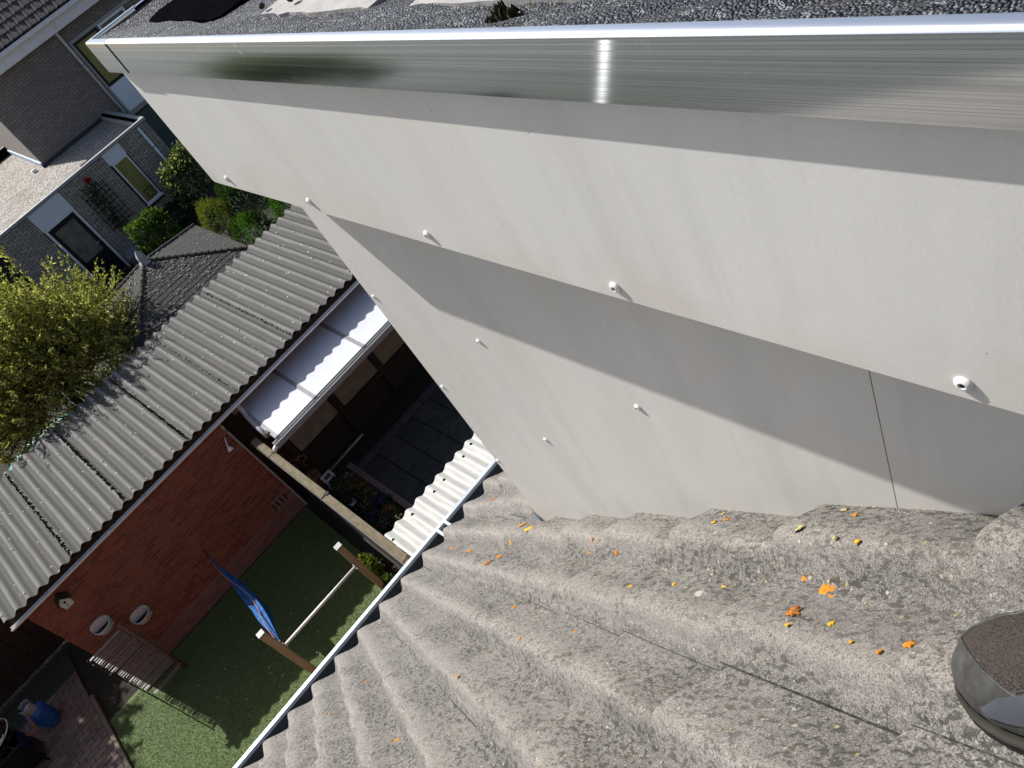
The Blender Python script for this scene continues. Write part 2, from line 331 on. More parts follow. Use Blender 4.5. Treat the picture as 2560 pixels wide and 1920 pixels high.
plain('planter_grey', (.58, .61, .59), (.48, .51, .49), rough=.6, scale=14)
plain('bird_mint', (.55, .66, .60), (.5, .6, .55), rough=.6, scale=14)
plain('stick', (.16, .115, .075), (.10, .07, .05), rough=.8, scale=30)
plain('slat', (.24, .22, .21), (.16, .145, .135), rough=.6, scale=22)
plain('teal_pad', (.015, .16, .13), (.01, .11, .09), rough=.5, scale=12)
plain('tramp_grey', (.2, .21, .2), (.14, .15, .14), rough=.8, scale=12)
plain('barrel', (.006, .008, .018), rough=.8, spec=.2)
plain('terracotta', (.28, .12, .08), (.2, .09, .06), rough=.85)
plain('beige_board', (.27, .235, .165), (.2, .17, .12), rough=.85, scale=6)
plain('stone_white', (.6, .58, .52), rough=.8)
plain('edge_brick', (.26, .17, .14), (.2, .13, .11), rough=.9)
def leafmat(name, stops, trans=.48, rough=.48):
    b = NB(name); col = b.ramp(b.rnd(), *stops); b.out(col=col, rough=rough, spec=.22)
    t = b.n('BsdfTranslucent', {'Color': b.mix(.5, col, (.8, .85, .25), 'SOFT_LIGHT')}); mx = b.n('MixShader', {0: trans}); b.t.links.new(b.b.outputs[0], mx.inputs[1]); b.t.links.new(t.outputs[0], mx.inputs[2]); b.t.links.new(mx.outputs[0], b.t.nodes['Material Output'].inputs[0])
leafmat('leaf_olive', ((0., (.07, .088, .018)), (.40, (.20, .22, .05)), (.80, (.42, .42, .12)), (1., (.68, .65, .28))))
leafmat('leaf_green', ((0., (.025, .05, .010)), (.5, (.055, .11, .018)), (1., (.13, .20, .035))))
leafmat('leaf_dark', ((0., (.012, .026, .008)), (.6, (.028, .055, .014)), (1., (.06, .10, .022))))
leafmat('leaf_lime', ((0., (.06, .085, .012)), (.6, (.13, .16, .025)), (1., (.22, .24, .05))))
leafmat('leaf_pale', ((0., (.03, .05, .014)), (.5, (.07, .10, .03)), (.8, (.16, .19, .08)), (1., (.42, .43, .30))))
leafmat('leaf_thuja', ((0., (.02, .06, .008)), (.6, (.05, .13, .015)), (1., (.08, .19, .03))))
leafmat('petal', ((0., (.10, .05, .42)), (.28, (.16, .09, .5)), (.3, (.5, .5, .45)), (.52, (.6, .58, .5)), (.54, (.42, .10, .12)), (.7, (.5, .2, .1)), (.72, (.5, .42, .06)), (1., (.45, .2, .3))))
leafmat('petal_red', ((0., (.35, .005, .015)), (1., (.55, .012, .03))))
leafmat('petal_pink', ((0., (.5, .10, .09)), (1., (.62, .30, .22))))
leafmat('petal_blue', ((0., (.10, .07, .45)), (1., (.20, .15, .62))))
plain('bark', (.07, .055, .04), (.045, .035, .025), rough=.9, bscale=40, bstr=.6)
# ------------------------------------------------------------------ ground and garden surfaces
o = MB().add([(-150, -150, 0), (150, -150, 0), (150, 150, 0), (-150, 150, 0)], [(0, 1, 2, 3)]).build('ground', 'soil'); struct(o)
b = NB('far_ground'); v = b.n('SeparateColor', {'Color': b.vor(.16, 'Color')}); b.out(col=b.mix(b.ramp(b.noise(3, 5), (.35, 0.), (.7, .4)), b.ramp(v.outputs[0], (0., (.05, .06, .048)), (.35, (.055, .066, .054)), (.36, (.085, .09, .088)), (.6, (.08, .08, .075)), (.61, (.06, .07, .055)), (1., (.07, .08, .068))), (.055, .062, .052)), rough=.9)
o = MB().add([(-150, 14, .006), (-9, 14, .006), (-9, 150, .006), (-150, 150, .006)], [(0, 1, 2, 3)]).build('far_gardens', 'far_ground'); struct(o)
o = MB().add([(-150, 2.5, .006), (-9, 2.5, .006), (-9, 13.9, .006), (-150, 13.9, .006)], [(0, 1, 2, 3)]).build('side_gardens', 'far_ground'); struct(o)
turf = MB().box(-3.72, .27, 2.4, 10.46, .002, .02).build('lawn', 'turf'); struct(turf)
n = 130000; px = rng.uniform(-3.72, .27, n); py = rng.uniform(7.2, 10.4, n); a = rng.uniform(0, 6.28, n); L = rng.uniform(.012, .024, n); lean = rng.normal(0, .010, (n, 2))
dx = np.cos(a) * .0022; dy = np.sin(a) * .0022; z = np.full(n, .0195)
V = np.stack([np.stack([px - dx, py - dy, z], 1), np.stack([px + dx, py + dy, z], 1), np.stack([px + lean[:, 0], py + lean[:, 1], z + L], 1)], 1).reshape(-1, 3)
o = link('turf_pile', mesh('turf_pile', V, np.arange(3 * n).reshape(-1, 3)), 'turf_blade', turf); stuff(o)
n = 46; V = []; F = []
for i in range(n):
    x, y, r, a = random.uniform(-2.6, .2), random.uniform(8.1, 10.2), random.uniform(.006, .012), random.uniform(0, 3)
    k = len(V); V += [(x + r * math.cos(a + t) * (1 + .6 * (t % 3 > 1)), y + r * math.sin(a + t), .043) for t in (0, 1.57, 3.14, 4.71)]; F.append((k, k + 1, k + 2, k + 3))
o = link('fallen_petals', mesh('fallen_petals', V, F), 'stone_white'); stuff(o); o['label'] = 'small white petals scattered over the dark green lawn'; o['category'] = 'petals'
# brick paving to the left of the lawn
pv = MB().box(-7.5, -3.80, 6.5, 12.5, .001, .022).build('paving', 'paver_joint'); struct(pv)
me = MB().bbox(-.1, .1, -.049, .049, 0, .05, .006); me = mesh('paver', me.v, me.f); me.materials.append(MATS['paver'])
cand = []
for i in range(-4, 22):
    for j in range(0, 48):
        x = -4.005 - i * .205 + (j % 2) * .1025; y = 7.0 + j * .103
        if -7 < x < -3.895: cand.append((math.hypot(x + 3.9, y - 9.9), x, y))
halfp = MB().bbox(-.047, .047, -.049, .049, 0, .05, .006); halfp = mesh('paver', halfp.v, halfp.f); halfp.materials.append(MATS['paver'])
for j in range(0, 48):
    if j % 2 == 0: link('paver', halfp, None, pv, (-3.853, 7.0 + j * .103, .006))
cand.sort()
for k, (d, x, y) in enumerate(cand[:280]):
    link('paver', me, None, pv, (x, y, .006 + random.uniform(-.003, .003)), (random.uniform(-.02, .02), random.uniform(-.02, .02), random.uniform(-.02, .02)))
mb = MB()
for d, x, y in cand[280:]: mb.bbox(x - .1, x + .1, y - .049, y + .049, .006, .054 + random.uniform(-.003, .003), .006)
stuff(mb.build('more_pavers', 'paver', pv))
me = MB().bbox(-.03, .03, -.245, .245, 0, .07, .006); me = mesh('kerb_block', me.v, me.f); me.materials.append(MATS['paver'])
for i in range(9): link('kerb_block', me, None, pv, (-3.765, 6.9 + i * .5, .006))
# neighbour's patio
pt = MB().box(.52, 7, 2.4, 10.7, .001, .012).build('patio', 'soil'); struct(pt)
me = MB().bbox(-.194, .194, -.194, .194, 0, .04, .008); me = mesh('paving_slab', me.v, me.f); me.materials.append(MATS['slab'])
for i in range(9):
    for j in range(12):
        x = 1.38 + i * .4; y = 9.78 - j * .4
        link('paving_slab', me, None, pt, (x, y, .008 + random.uniform(-.002, .002)), (0, 0, random.uniform(-.008, .008)))
me = MB().bbox(-.245, .245, -.06, .06, 0, .09, .008); me = mesh('kerb_stone', me.v, me.f); me.materials.append(MATS['kerb_stone'])
for i in range(9): link('kerb_stone', me, None, pt, (1.42 + i * .5, 10.06, .008))
# ------------------------------------------------------------------ our row house: roof of concrete tiles
SL = .805; TH = math.atan(SL); CT = math.cos(TH); ST = math.sin(TH); Z0 = 7.464
def roof_z(y): return Z0 - SL * y
house = thing('row_house', 'row house under weathered grey wavy concrete roof tiles, seen from its roof', 'house', (0, -2.2, 0))
MB().box(-60, 9, -6.6, 2.42, .004, 5.1).build('wall', 'brick_red', house)
mb = MB()   # underlay, both slopes
yr = -2.2
mb.prism([(2.70, roof_z(2.70) - .05), (yr, roof_z(yr) - .05), (-7.0, roof_z(yr) - .05 - SL * 4.8), (-7.0, roof_z(yr) - .2 - SL * 4.8), (yr, roof_z(yr) - .25), (2.70, roof_z(2.70) - .12)], 0, -60, 9)
roof = mb.build('roof', 'underlay', house)
NOSE = [2.77, 2.51, 2.26, 2.03, 1.79, 1.535, 1.285, 1.03, .755, .48, .19, -.09, -.37, -.65, -.93, -1.21, -1.49, -1.77]
TW = .308; WP = TW / 2; XJ = .230
def wave(x):
    u = (x % WP) / WP; q = .28
    if u < q: t = u / q; return .045 * (t * t * (3 - 2 * t) * .75 + t * .25)
    t = (u - q) / (1 - q); return .045 * (1 - (.62 * t * t * (3 - 2 * t) + .38 * t))
def tile_h(xl, s):
    h = wave(xl) + .016 - .115 * s
    if xl < .014: h += .003
    if xl > .3075: h -= .010 * min(1, (xl - .3075) / .004)
    if s < .010: h -= .003 * (1 - s / .010) ** 2
    return h
xs = [0, .003, .008, .0135, .016] + [.016 + i * (.290 - .016) / 40 for i in range(1, 41)] + [.298, .303, .3075, .3115, .318]
ss = [0, .002, .005, .012, .05, .12, .2, .3, .36, .43]
P = []; 
rows = [[(x, -s, tile_h(x, s)) for x in xs] for s in ss]
nose_low = [(x, -.001, tile_h(x, 0) - .030) for x in xs]; nose_in = [(x, -.04, tile_h(x, .04) - .02) for x in xs]
allr = [nose_in, nose_low] + rows
mb = MB().grid(allr)
# left edge thickness
le = [[(0, -s, tile_h(0, s) - (.013 if s > .0 else .016)) for s in ss], [(0, -s, tile_h(0, s)) for s in ss]]
mb.grid(le)
def jitter_mesh(seed):
    r2 = np.random.default_rng(seed); V = np.array(mb.v)
    V[:, 2] += .0012 * np.sin(V[:, 0] * 61 + seed) * np.sin(V[:, 1] * 23 + seed * 2)
    nose = V[:, 1] > -.004; V[nose, 1] += r2.normal(0, .0012, nose.sum())
    me = mesh('roof_tile', V, [f[::-1] for f in mb.f] if False else mb.f, True); me.materials.append(MATS['roof_tile'])
    me.set_sharp_from_angle(angle=math.radians(50)); return me
TM = [jitter_mesh(i) for i in range(4)]
for r, y in enumerate(NOSE):
    for c in range(-6, 2):
        x = XJ + c * TW
        if c == 1 and y < 1.7: continue
        jy = random.uniform(-.003, .003)
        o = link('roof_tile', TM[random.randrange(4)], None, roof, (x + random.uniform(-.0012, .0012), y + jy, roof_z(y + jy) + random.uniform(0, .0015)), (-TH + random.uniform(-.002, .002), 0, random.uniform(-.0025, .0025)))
def roof_surf(x, y):
    r = max(i for i, v in enumerate(NOSE) if v >= y); s = (NOSE[r] - y) / CT; xl = (x - XJ) % TW
    return roof_z(y) + tile_h(xl, s) / CT
# the rest of the tiles, beyond the picture
def tile_sheet(x0, x1, rows_):
    mb = MB(); X = np.arange(x0, x1 + .001, TW / 12); H = np.array([wave((x - XJ) % TW) for x in X])
    for r in range(len(rows_) - 1):
        ya, yb = rows_[r], rows_[r + 1] - .05; P = []
        for (yy, off) in ((ya, -.004), (ya, .012), (yb, -.010)):
            P.append(np.stack([X, np.full_like(X, yy) + ST * (H + off), roof_z(yy) + CT * (H + off)], 1))
        mb.grid(P)
    return mb
mb = tile_sheet(XJ - 6 * TW - 6.16, XJ - 6 * TW, NOSE + [-2.05]); mb.add([(-60, NOSE[0], roof_z(NOSE[0]) + .03), (XJ - 6 * TW - 6.17, NOSE[0], roof_z(NOSE[0]) + .03), (XJ - 6 * TW - 6.17, -2.1, roof_z(-2.1) + .03), (-60, -2.1, roof_z(-2.1) + .03)], [(0, 1, 2, 3)]); mb2 = tile_sheet(XJ + 2 * TW, XJ + 2 * TW + 6.16, NOSE + [-2.05])
mb.add(mb2.v, mb2.f); o = mb.build('more_roof_tiles', 'roof_tile', roof, True); stuff(o)
LICH = [('y', 0.368, 0.607, 0.0111), ('o', 0.377, 0.401, 0.0118), ('d', 0.32, 0.41, 0.0123), ('o', 0.318, 0.248, 0.0071), ('o', 0.367, 0.386, 0.0046), ('o', 0.411, 0.356, 0.0046), ('y', 0.427, 0.373, 0.0047), ('o', 0.488, 0.418, 0.0049), ('c', 0.500, 0.444, 0.0063), ('c', 0.439, 0.48, 0.0089), ('y', 0.317, 0.348, 0.0055), ('y', 0.325, 0.294, 0.0047), ('o', 0.294, 0.269, 0.0041), ('o', 0.267, 0.304, 0.0026), ('y', 0.296, 0.307, 0.0032), ('c', 0.298, 0.416, 0.0041), ('y', 0.294, 0.398, 0.004), ('o', 0.386, 0.445, 0.0049), ('c', 0.429, 0.408, 0.0042), ('c', 0.369, 0.358, 0.0034), ('c', 0.369, 0.335, 0.0033), ('d', 0.354, 1.164, 0.0091), ('o', 0.333, 1.093, 0.0058), ('o', 0.482, 0.687, 0.0068), ('y', 0.468, 0.704, 0.0053), ('c', 0.500, 0.714, 0.0054), ('y', 0.337, 0.706, 0.0052), ('y', 0.325, 0.857, 0.0066), ('w', 0.333, 0.633, 0.0092), ('w', 0.409, 0.651, 0.0036), ('o', 0.396, 1.002, 0.0055), ('o', 0.306, 1.375, 0.0068), ('y', 0.345, 0.783, 0.0047), ('o', 0.399, 1.159, 0.0051), ('o', 0.421, 1.141, 0.005), ('o', 0.468, 1.741, 0.013), ('o', 0.432, 1.806, 0.0156), ('y', 0.458, 1.662, 0.0157), ('y', 0.49, 1.608, 0.0124), ('o', 0.341, 1.751, 0.013), ('d', 0.3, 1.751, 0.0129), ('o', 0.313, 1.607, 0.0117), ('o', 0.348, 2.487, 0.0125), ('o', 0.354, 2.202, 0.0121), ('o', 0.343, 2.041, 0.0128), ('o', 0.483, 2.161, 0.0097), ('o', 0.627, 2.434, 0.0108), ('y', 0.4, 1.751, 0.0068), ('o', 0.467, 1.586, 0.0076), ('o', 0.207, 1.376, 0.0079), ('o', 0.128, 1.121, 0.0058), ('o', 0.199, 0.94, 0.0052), ('o', -0.252, 1.443, 0.0094), ('o', -0.451, 2.234, 0.0066), ('o', -0.543, 2.123, 0.0064), ('o', -0.025, 1.257, 0.0053), ('o', -0.073, 1.838, 0.0056), ('o', 0.066, 1.589, 0.005), ('o', -0.264, 2.161, 0.0064), ('o', -0.388, 2.342, 0.0069), ('d', 0.211, 1.585, 0.005), ('o', 0.169, 1.632, 0.0064)]
for i, (k, x, y, rad) in enumerate(LICH):
    if rad < .0048 and i % 2: continue
    if rad > .008: rad *= 1.15
    V = []; F = []; n = 22; rg = 4; a0 = random.uniform(0, 6)
    ex = random.uniform(.75, 1.2); rr = [rad * random.choice((.55, .75, .9, 1.0, 1.12)) for _ in range(n)]
    V.append((x, y, roof_surf(x, y) + .0012))
    for q in range(1, rg + 1):
        for t in range(n):
            a = a0 + 2 * math.pi * t / n; r = rr[t] * q / rg
            px, py = x + r * math.cos(a) * ex, y + r * math.sin(a) / ex * .95
            V.append((px, py, roof_surf(px, py) + (.0018 * (.15 + .85 * random.random()) if q < rg else -.0008)))
    F += [(0, 1 + t, 1 + (t + 1) % n) for t in range(n)]
    for q in range(rg - 1):
        F += [(1 + q * n + t, 1 + (q + 1) * n + t, 1 + (q + 1) * n + (t + 1) % n, 1 + q * n + (t + 1) % n) for t in range(n)]
    m2 = MB().add(V, F); m2.build('lichen_patch', 'lichen_' + k, roof, True)
# ------------------------------------------------------------------ gutter of the row house
gut = thing('rain_gutter', 'pale grey rain gutter along the eaves of the tiled roof', 'gutter', (-.2, 2.85, 5.1))
prof = [(2.918, 5.075), (2.928, 5.190), (2.930, 5.198), (2.926, 5.204), (2.906, 5.204), (2.902, 5.199), (2.902, 5.192), (2.908, 5.090), (2.73, 5.080), (2.716, 5.21), (2.712, 5.21), (2.722, 5.070)]
smooth_angle(MB().prism(prof, 0, -8, 8).build('trough', 'zinc', gut), 25)
MB().prism([(2.7235, 5.0815), (2.907, 5.0915), (2.9005, 5.186), (2.8985, 5.186), (2.9045, 5.0935), (2.7255, 5.0835)], 0, -8, 8).build('shade_liner', 'zinc_dark_shade', gut)  # dark liner that paints the shade inside the trough
for x in (.408, .466): MB().prism([(2.70, 5.235), (2.915, 5.212), (2.915, 5.207), (2.70, 5.230)], 0, x, x + .016).build('bracket', 'zinc', gut)
for x in (-1.9, -1.84): MB().prism([(2.70, 5.205), (2.915, 5.2085), (2.915, 5.2045), (2.70, 5.200)], 0, x, x + .016).build('bracket', 'zinc', gut)
# ------------------------------------------------------------------ dormer
dm = thing('dormer', 'large dormer clad in pale grey panels with aluminium roof edge trim', 'dormer', (2.0, .6, 6.5))
XW, XF, XT = .515, .408, .394
YB = -.75
def slope_panel(y0, y1, ztop, mat):
    return MB().prism([(y0, roof_z(y0) - .015), (y1, roof_z(y1) - .015), (y1, ztop), (y0, ztop)], 0, XW, XW + .010)
slope_panel(.371, 1.687, 7.618, '').build('side_panel', 'cladding_low', dm)
slope_panel(YB, .3695, 7.618, '').build('side_panel', 'cladding_low', dm)
MB().prism([(YB, roof_z(YB) - .05), (1.672, roof_z(1.672) - .05), (1.672, 7.88), (YB, 7.88)], 0, XW + .0105, 3.9).build('added_dark_core', 'underlay', dm)  # solid dark core added behind the panels to block light
MB().box(XW + .001, 3.9, 1.6725, 1.684, 6.05, 7.618).build('front_panel', 'cladding_low', dm)
MB().bbox(XF, XF + .009, YB, 1.722, 7.614, 7.925, .0008).build('fascia_panel', 'cladding', dm)
MB().box(XF + .0015, 3.9, 1.7225, 1.731, 7.616, 7.925).build('front_fascia_panel', 'cladding', dm)
MB().box(XF + .0095, XW + .0005, YB, 1.722, 7.6225, 7.632).build('soffit', 'cladding', dm)
MB().box(XF + .0095, 3.9, YB, 1.722, 7.633, 7.90).build('roof_box', 'underlay', dm)
# aluminium edge trim: side length, front length and a corner piece lapped over both
def trim_prof(sx=1, off=0.):
    return [(XT - off, 7.887), (XT - off, 7.9445), (XT + .0008 - off, 7.9463), (XT + .0025 - off, 7.947 + off), (XT + .0105, 7.947 + off), (XT + .0118, 7.9455), (XT + .0118, 7.941), (XT + .0085, 7.941), (XT + .0085, 7.9435), (XT + .002, 7.9435), (XT + .002, 7.890), (XT + .010, 7.890), (XT + .010, 7.887)]
mb = MB(); n = len(trim_prof())
def extr_y(mb, prof, y0, y1): mb.add([(x, y, z) for y in (y0, y1) for x, z in prof], [tuple(range(n)), tuple(range(n, 2 * n))[::-1]] + [(i, n + i, n + (i + 1) % n, (i + 1) % n) for i in range(n)]); return mb
extr_y(mb, trim_prof(), YB, 1.640); smooth_angle(mb.build('edge_trim', 'aluminium', dm), 30)
lip = [(7.9450, XT - .0006), (7.9468, XT + .0004), (7.9480, XT + .0026), (7.9482, XT + .0108), (7.9474, XT + .0124), (7.9442, XT + .0124), (7.9475, XT + .0104), (7.9472, XT + .0028), (7.9460, XT + .0010)]
smooth_angle(MB().prism(lip, 1, YB, 1.6275).build('trim_lip', 'aluminium_lip', dm), 60)
YT = 1.742
def extr_c(mb, prof, x1, y0):
    # mitred corner: side leg from y0 to the mitre, front leg from the mitre to x1
    V = []
    for k in range(3):
        for x, z in prof:
            d = x - XT
            V.append((x, y0, z) if k == 0 else (x, YT - d, z) if k == 1 else (x1, YT - d, z))
    F = [tuple(range(n)), tuple(range(2 * n, 3 * n))[::-1]] + [(k * n + i, (k + 1) * n + i, (k + 1) * n + (i + 1) % n, k * n + (i + 1) % n) for k in (0, 1) for i in range(n)]
    return mb.add(V, F)
MB().box(XT - .0022, XT - .0013, 1.628, 1.6305, 7.888, 7.945).build('seam_highlight', 'aluminium_lip', dm)  # bright strip added for the light caught on the corner piece's edge
smooth_angle(extr_c(MB(), trim_prof(off=.0012), .51, 1.6285).build('trim_corner', 'aluminium', dm), 30)
mb = MB(); mb.add([(x, YT - (q - XT), z) for x in (.505, 3.9) for q, z in trim_prof()], [tuple(range(n)), tuple(range(n, 2 * n))[::-1]] + [(i, n + i, n + (i + 1) % n, (i + 1) % n) for i in range(n)]); mb.build('edge_trim', 'aluminium', dm)
# mineral felt roof
XX = np.concatenate([np.array([.4025, .4065, .412]), np.linspace(.418, .62, 42), np.linspace(.66, 3.9, 12)]); YY = np.concatenate([np.linspace(YB, 1.6, 150), np.linspace(1.606, 1.733, 22)])
gx, gy = np.meshgrid(XX, YY, indexing='ij')
gz = 7.9435 - .018 * np.clip((gx - .412) / .06, 0, 1) ** 1.5 + (.0022 * np.sin(gy * 31 + gx * 40) * np.sin(gy * 13.3 + 1) + .0018 * np.sin(gy * 67 + gx * 91)) * np.clip((.50 - gx) / .03, .25, 1) - .004 * np.clip((gx - .5) / .1, 0, 1)
gz += .006 * np.exp(-((gx - .47) / .02) ** 2) * (np.sin(gy * 17) + 1) * .5
fl = np.clip((1.733 - gy) / .06, 0, 1); gz = 7.9435 - (7.9435 - gz) * np.minimum(1, fl ** .7)
MB().grid(np.stack([gx, gy, gz], 2).transpose(1, 0, 2)).build('roof_felt', 'bitumen', dm, True)
def sheet(name, mat, pts, z, th, parent):
    n = len(pts); V = [(x, y, z - th) for x, y in pts] + [(x, y, z) for x, y in pts]
    return MB().add(V, [tuple(range(n, 2 * n)), tuple(range(n))[::-1]] + [(i, (i + 1) % n, n + (i + 1) % n, n + i) for i in range(n)]).build(name, mat, parent)
def ragged(x0, x1, y0, y1):
    r = random.Random(y0 * 1000); pts = [(x0 + r.uniform(-.003, .003), y0 + (y1 - y0) * t / 14) for t in range(15)]
    return ([(x1, y0)] + [(x, y) for x, y in pts] + [(x1, y1)])[::-1] if True else pts
sheet('roof_slab', 'roof_slab', ragged(.479, .95, .885, 1.17), 7.931, .02, dm)
sheet('roof_slab', 'roof_slab', ragged(.478, .95, .20, .80), 7.931, .02, dm)
sheet('shadow_patch', 'rubber_shade_black', [(.478, 1.62), (.482, 1.52), (.479, 1.40), (.476, 1.335), (.486, 1.318), (.60, 1.30), (.60, 1.64), (.52, 1.66), (.49, 1.645)][::-1], 7.9305, .018, dm)  # flat black sheet painting the dark shadow on the felt
mb = MB()
for i in range(140):
    a, r = random.uniform(0, 6.28), abs(random.gauss(0, .012)); h = max(0, .016 - r * .8) * random.uniform(.4, 1)
    cx, cy, cz = .4335 + r * math.cos(a) * .8, .593 + r * math.sin(a), 7.936; l = random.uniform(.003, .007); b2 = random.uniform(0, 6.28)
    mb.add([(cx - l * math.cos(b2), cy - l * math.sin(b2), cz), (cx + l * math.cos(b2), cy + l * math.sin(b2), cz), (cx + random.uniform(-.004, .004), cy + random.uniform(-.004, .004), cz + h + .006)], [(0, 1, 2)])
tag(mb.build('moss_clump', 'moss', None, loc=(.4335, .593, 7.936)), 'small brown moss clump on the felt beside the aluminium trim', 'moss')
for nm, x, y, r, lb in (('pebble', .50, 1.10, .006, 'round dark pebble lying on the pale slab of the dormer roof'), ('twig', .487, 1.165, .005, 'small dark crumb at the end of the pale slab')):
    mb = MB().lathe([(r * .5, -r * .7), (r * .95, -r * .2), (r, .1 * r), (r * .7, r * .7), (r * .2, r * .95)], (x, y, 7.9355 + r * .7), (random.random(), .3, 1), 10)
    tag(mb.build('pebble', 'debris', None, True, loc=(x, y, 7.9355)), lb, 'pebble')
# screws
mb = MB().lathe([(.0076, 0), (.0078, .0008), (.0072, .0018), (.0056, .0034), (.0038, .0041), (.0032, .0040), (.0031, .0022), (.0004, .0020)], (0, 0, 0), (-1, 0, 0), 18)
scm = mesh('screw', mb.v, mb.f, True); scm.materials.append(MATS['screw_white']); scm.set_sharp_from_angle(angle=math.radians(45))
hm = MB().lathe([(.0030, .0023), (.0002, .0024)], (0, 0, 0), (-1, 0, 0), 6); hm = mesh('socket', hm.v, hm.f); hm.materials.append(MATS['dark_hole'])
for x, pts in ((XF, [(-.14, 7.634), (.213, 7.634), (.581, 7.634), (.935, 7.635), (1.278, 7.637), (1.618, 7.638)]), (XW, [(-.04, 7.4), (.40, 7.51), (.827, 7.163), (1.261, 7.17), (1.660, 7.182), (1.259, 6.817), (1.661, 6.831), (1.668, 6.473)])):
    for y, z in pts:
        o = link('screw', scm, None, dm, (x - .0002, y, z)); link('socket', hm, None, o, (x - .0004, y, z))
MB().prism([(1.67, 6.10), (1.735, 6.105), (1.69, 6.165)], 0, XW - .006, XW - .003).build('flashing', 'lead', dm)
# ------------------------------------------------------------------ the photographer's shoe on the roof
sh = thing('shoe', 'dark trail shoe with mesh toe and grey rand standing on the roof tiles', 'shoe', (.325, .06, roof_z(.06) + .04))
def shoe_pt(u, v): pass
SHX, SHY = -.031, -.012
# local frame: l along foot (toe +), t across, n up from the tiles
TO = Vector((.322 + SHX, .170 + SHY, roof_z(.170 + SHY) + .046)); ang = math.radians(-6)
ldir = Vector((math.sin(ang) * -1, math.cos(ang) * CT, -ST * math.cos(ang))).normalized(); ndir0 = Vector((0, ST, CT)); tdir = ldir.cross(ndir0).normalized(); ndir = tdir.cross(ldir).normalized()
def halfw(d):   # half width of the last at distance d behind the toe tip
    pts = [(0, .0), (.004, .016), (.012, .027), (.025, .037), (.045, .046), (.075, .052), (.11, .051), (.15, .043), (.20, .037), (.25, .035), (.275, .028), (.288, .014), (.292, 0)]
    for (a, p), (c, q) in zip(pts, pts[1:]):
        if a <= d <= c: return p + (q - p) * (d - a) / (c - a)
    return 0
def toph(d):
    pts = [(0, .024), (.006, .036), (.015, .046), (.03, .055), (.055, .064), (.10, .074), (.15, .085), (.19, .095), (.292, .085)]
    for (a, p), (c, q) in zip(pts, pts[1:]):
        if a <= d <= c: return p + (q - p) * (d - a) / (c - a)
D = [.0005, .003, .008, .015, .025, .04, .06, .085, .11, .14, .17, .20, .23, .26, .28, .2915]
def ring_strip(levels, flare):
    """closed outline loops stacked at heights"""
    out = []
    for h, fl_ in zip(levels, flare):
        lp = [(d * (1 + 0) - fl_ if i == 0 else d, (halfw(d) + fl_)) for i, d in enumerate(D)]
        loop = [TO - ldir * d + tdir * wv + ndir * h for d, wv in lp] + [TO - ldir * d - tdir * wv + ndir * h for d, wv in lp[::-1]]
        out.append(loop)
    return out
def loops(mb, LL, capb=False, capt=False):
    n = len(LL[0]); V = [p for l in LL for p in l]; F = []
    for i in range(len(LL) - 1):
        F += [(i * n + k, i * n + (k + 1) % n, (i + 1) * n + (k + 1) % n, (i + 1) * n + k) for k in range(n)]
    h = n // 2
    def cap(o_, rev):
        for k in range(h - 1):
            q = (o_ + k, o_ + k + 1, o_ + n - 2 - k, o_ + n - 1 - k); F.append(q[::-1] if rev else q)
    if capb: cap(0, False)
    if capt: cap((len(LL) - 1) * n, True)
    return mb.add(V, F)
loops(MB(), ring_strip([0, .006, .012, .0135], [.002, .007, .009, .006]), True, True).build('sole', 'shoe_sole', sh, True)
loops(MB(), ring_strip([.0136, .018, .024, .026], [.006, .0075, .006, .001]), True, True).build('midsole', 'shoe_band', sh, True)
DD = sorted(set([.0005, .002, .005, .009] + [.014 + .008 * k for k in range(35)] + [.2915])); NA = 60
def up_pt(d, a):
    ca, sa = math.cos(a), math.sin(a); hw = halfw(d); th = toph(d)
    cr = .0012 * math.sin(d * 420) * math.exp(-((d - .085) / .03) ** 2)
    return TO - ldir * d + tdir * (hw * abs(ca) ** .85 * (1 if ca > 0 else -1)) + ndir * (.022 + (th - .022 + cr) * abs(sa) ** .9)
G = [[up_pt(d, math.pi * k / NA) for k in range(NA + 1)] for d in DD]
def lim_r(d): return max(.13, .56 - d * 2.7)
def lim_l(d): return max(.10, .52 - d * 3.0)
VV = [tuple(p) for r in G for p in r]; FR = []; FM = []
for a in range(len(DD) - 1):
    for k in range(NA):
        f = (k + .5) / NA; q = (a * (NA + 1) + k, a * (NA + 1) + k + 1, (a + 1) * (NA + 1) + k + 1, (a + 1) * (NA + 1) + k)
        (FR if (f < lim_l(DD[a]) or 1 - f < lim_r(DD[a])) else FM).append(q)
def sub(F, name, mat):
    ids = sorted({i for f in F for i in f}); mp = {v: n for n, v in enumerate(ids)}
    return MB().add([VV[i] for i in ids], [tuple(mp[i] for i in f) for f in F]).build(name, mat, sh, True)
sub(FM, 'upper', 'shoe_mesh'); sub(FR, 'toe_rand', 'shoe_rand')
for lf, side in ((lim_l, 1), (lim_r, -1)):
    pp = [up_pt(d, math.pi * (lf(d) if side > 0 else 1 - lf(d))) + ndir * .0004 for d in DD[2:-6]]
    MB().tube(pp, .0016, 6).build('rand_seam', 'shoe_rand', sh, True)
mb = MB(); P = []
for d in (.075, .10, .13, .16, .19):
    P.append([tuple(TO - ldir * d + tdir * ((halfw(d) + .0028) * abs(math.cos(a)) ** .9) * -1 + ndir * (.022 + (toph(d) - .0192) * abs(math.sin(a)) ** .95)) for a in [math.pi * (.10 + .16 * j / 6 * min(1, (d - .06) / .05)) for j in range(7)]])
mb.grid(np.array(P)).build('side_overlay', 'shoe_grey', sh, True)
mb = MB(); P = []
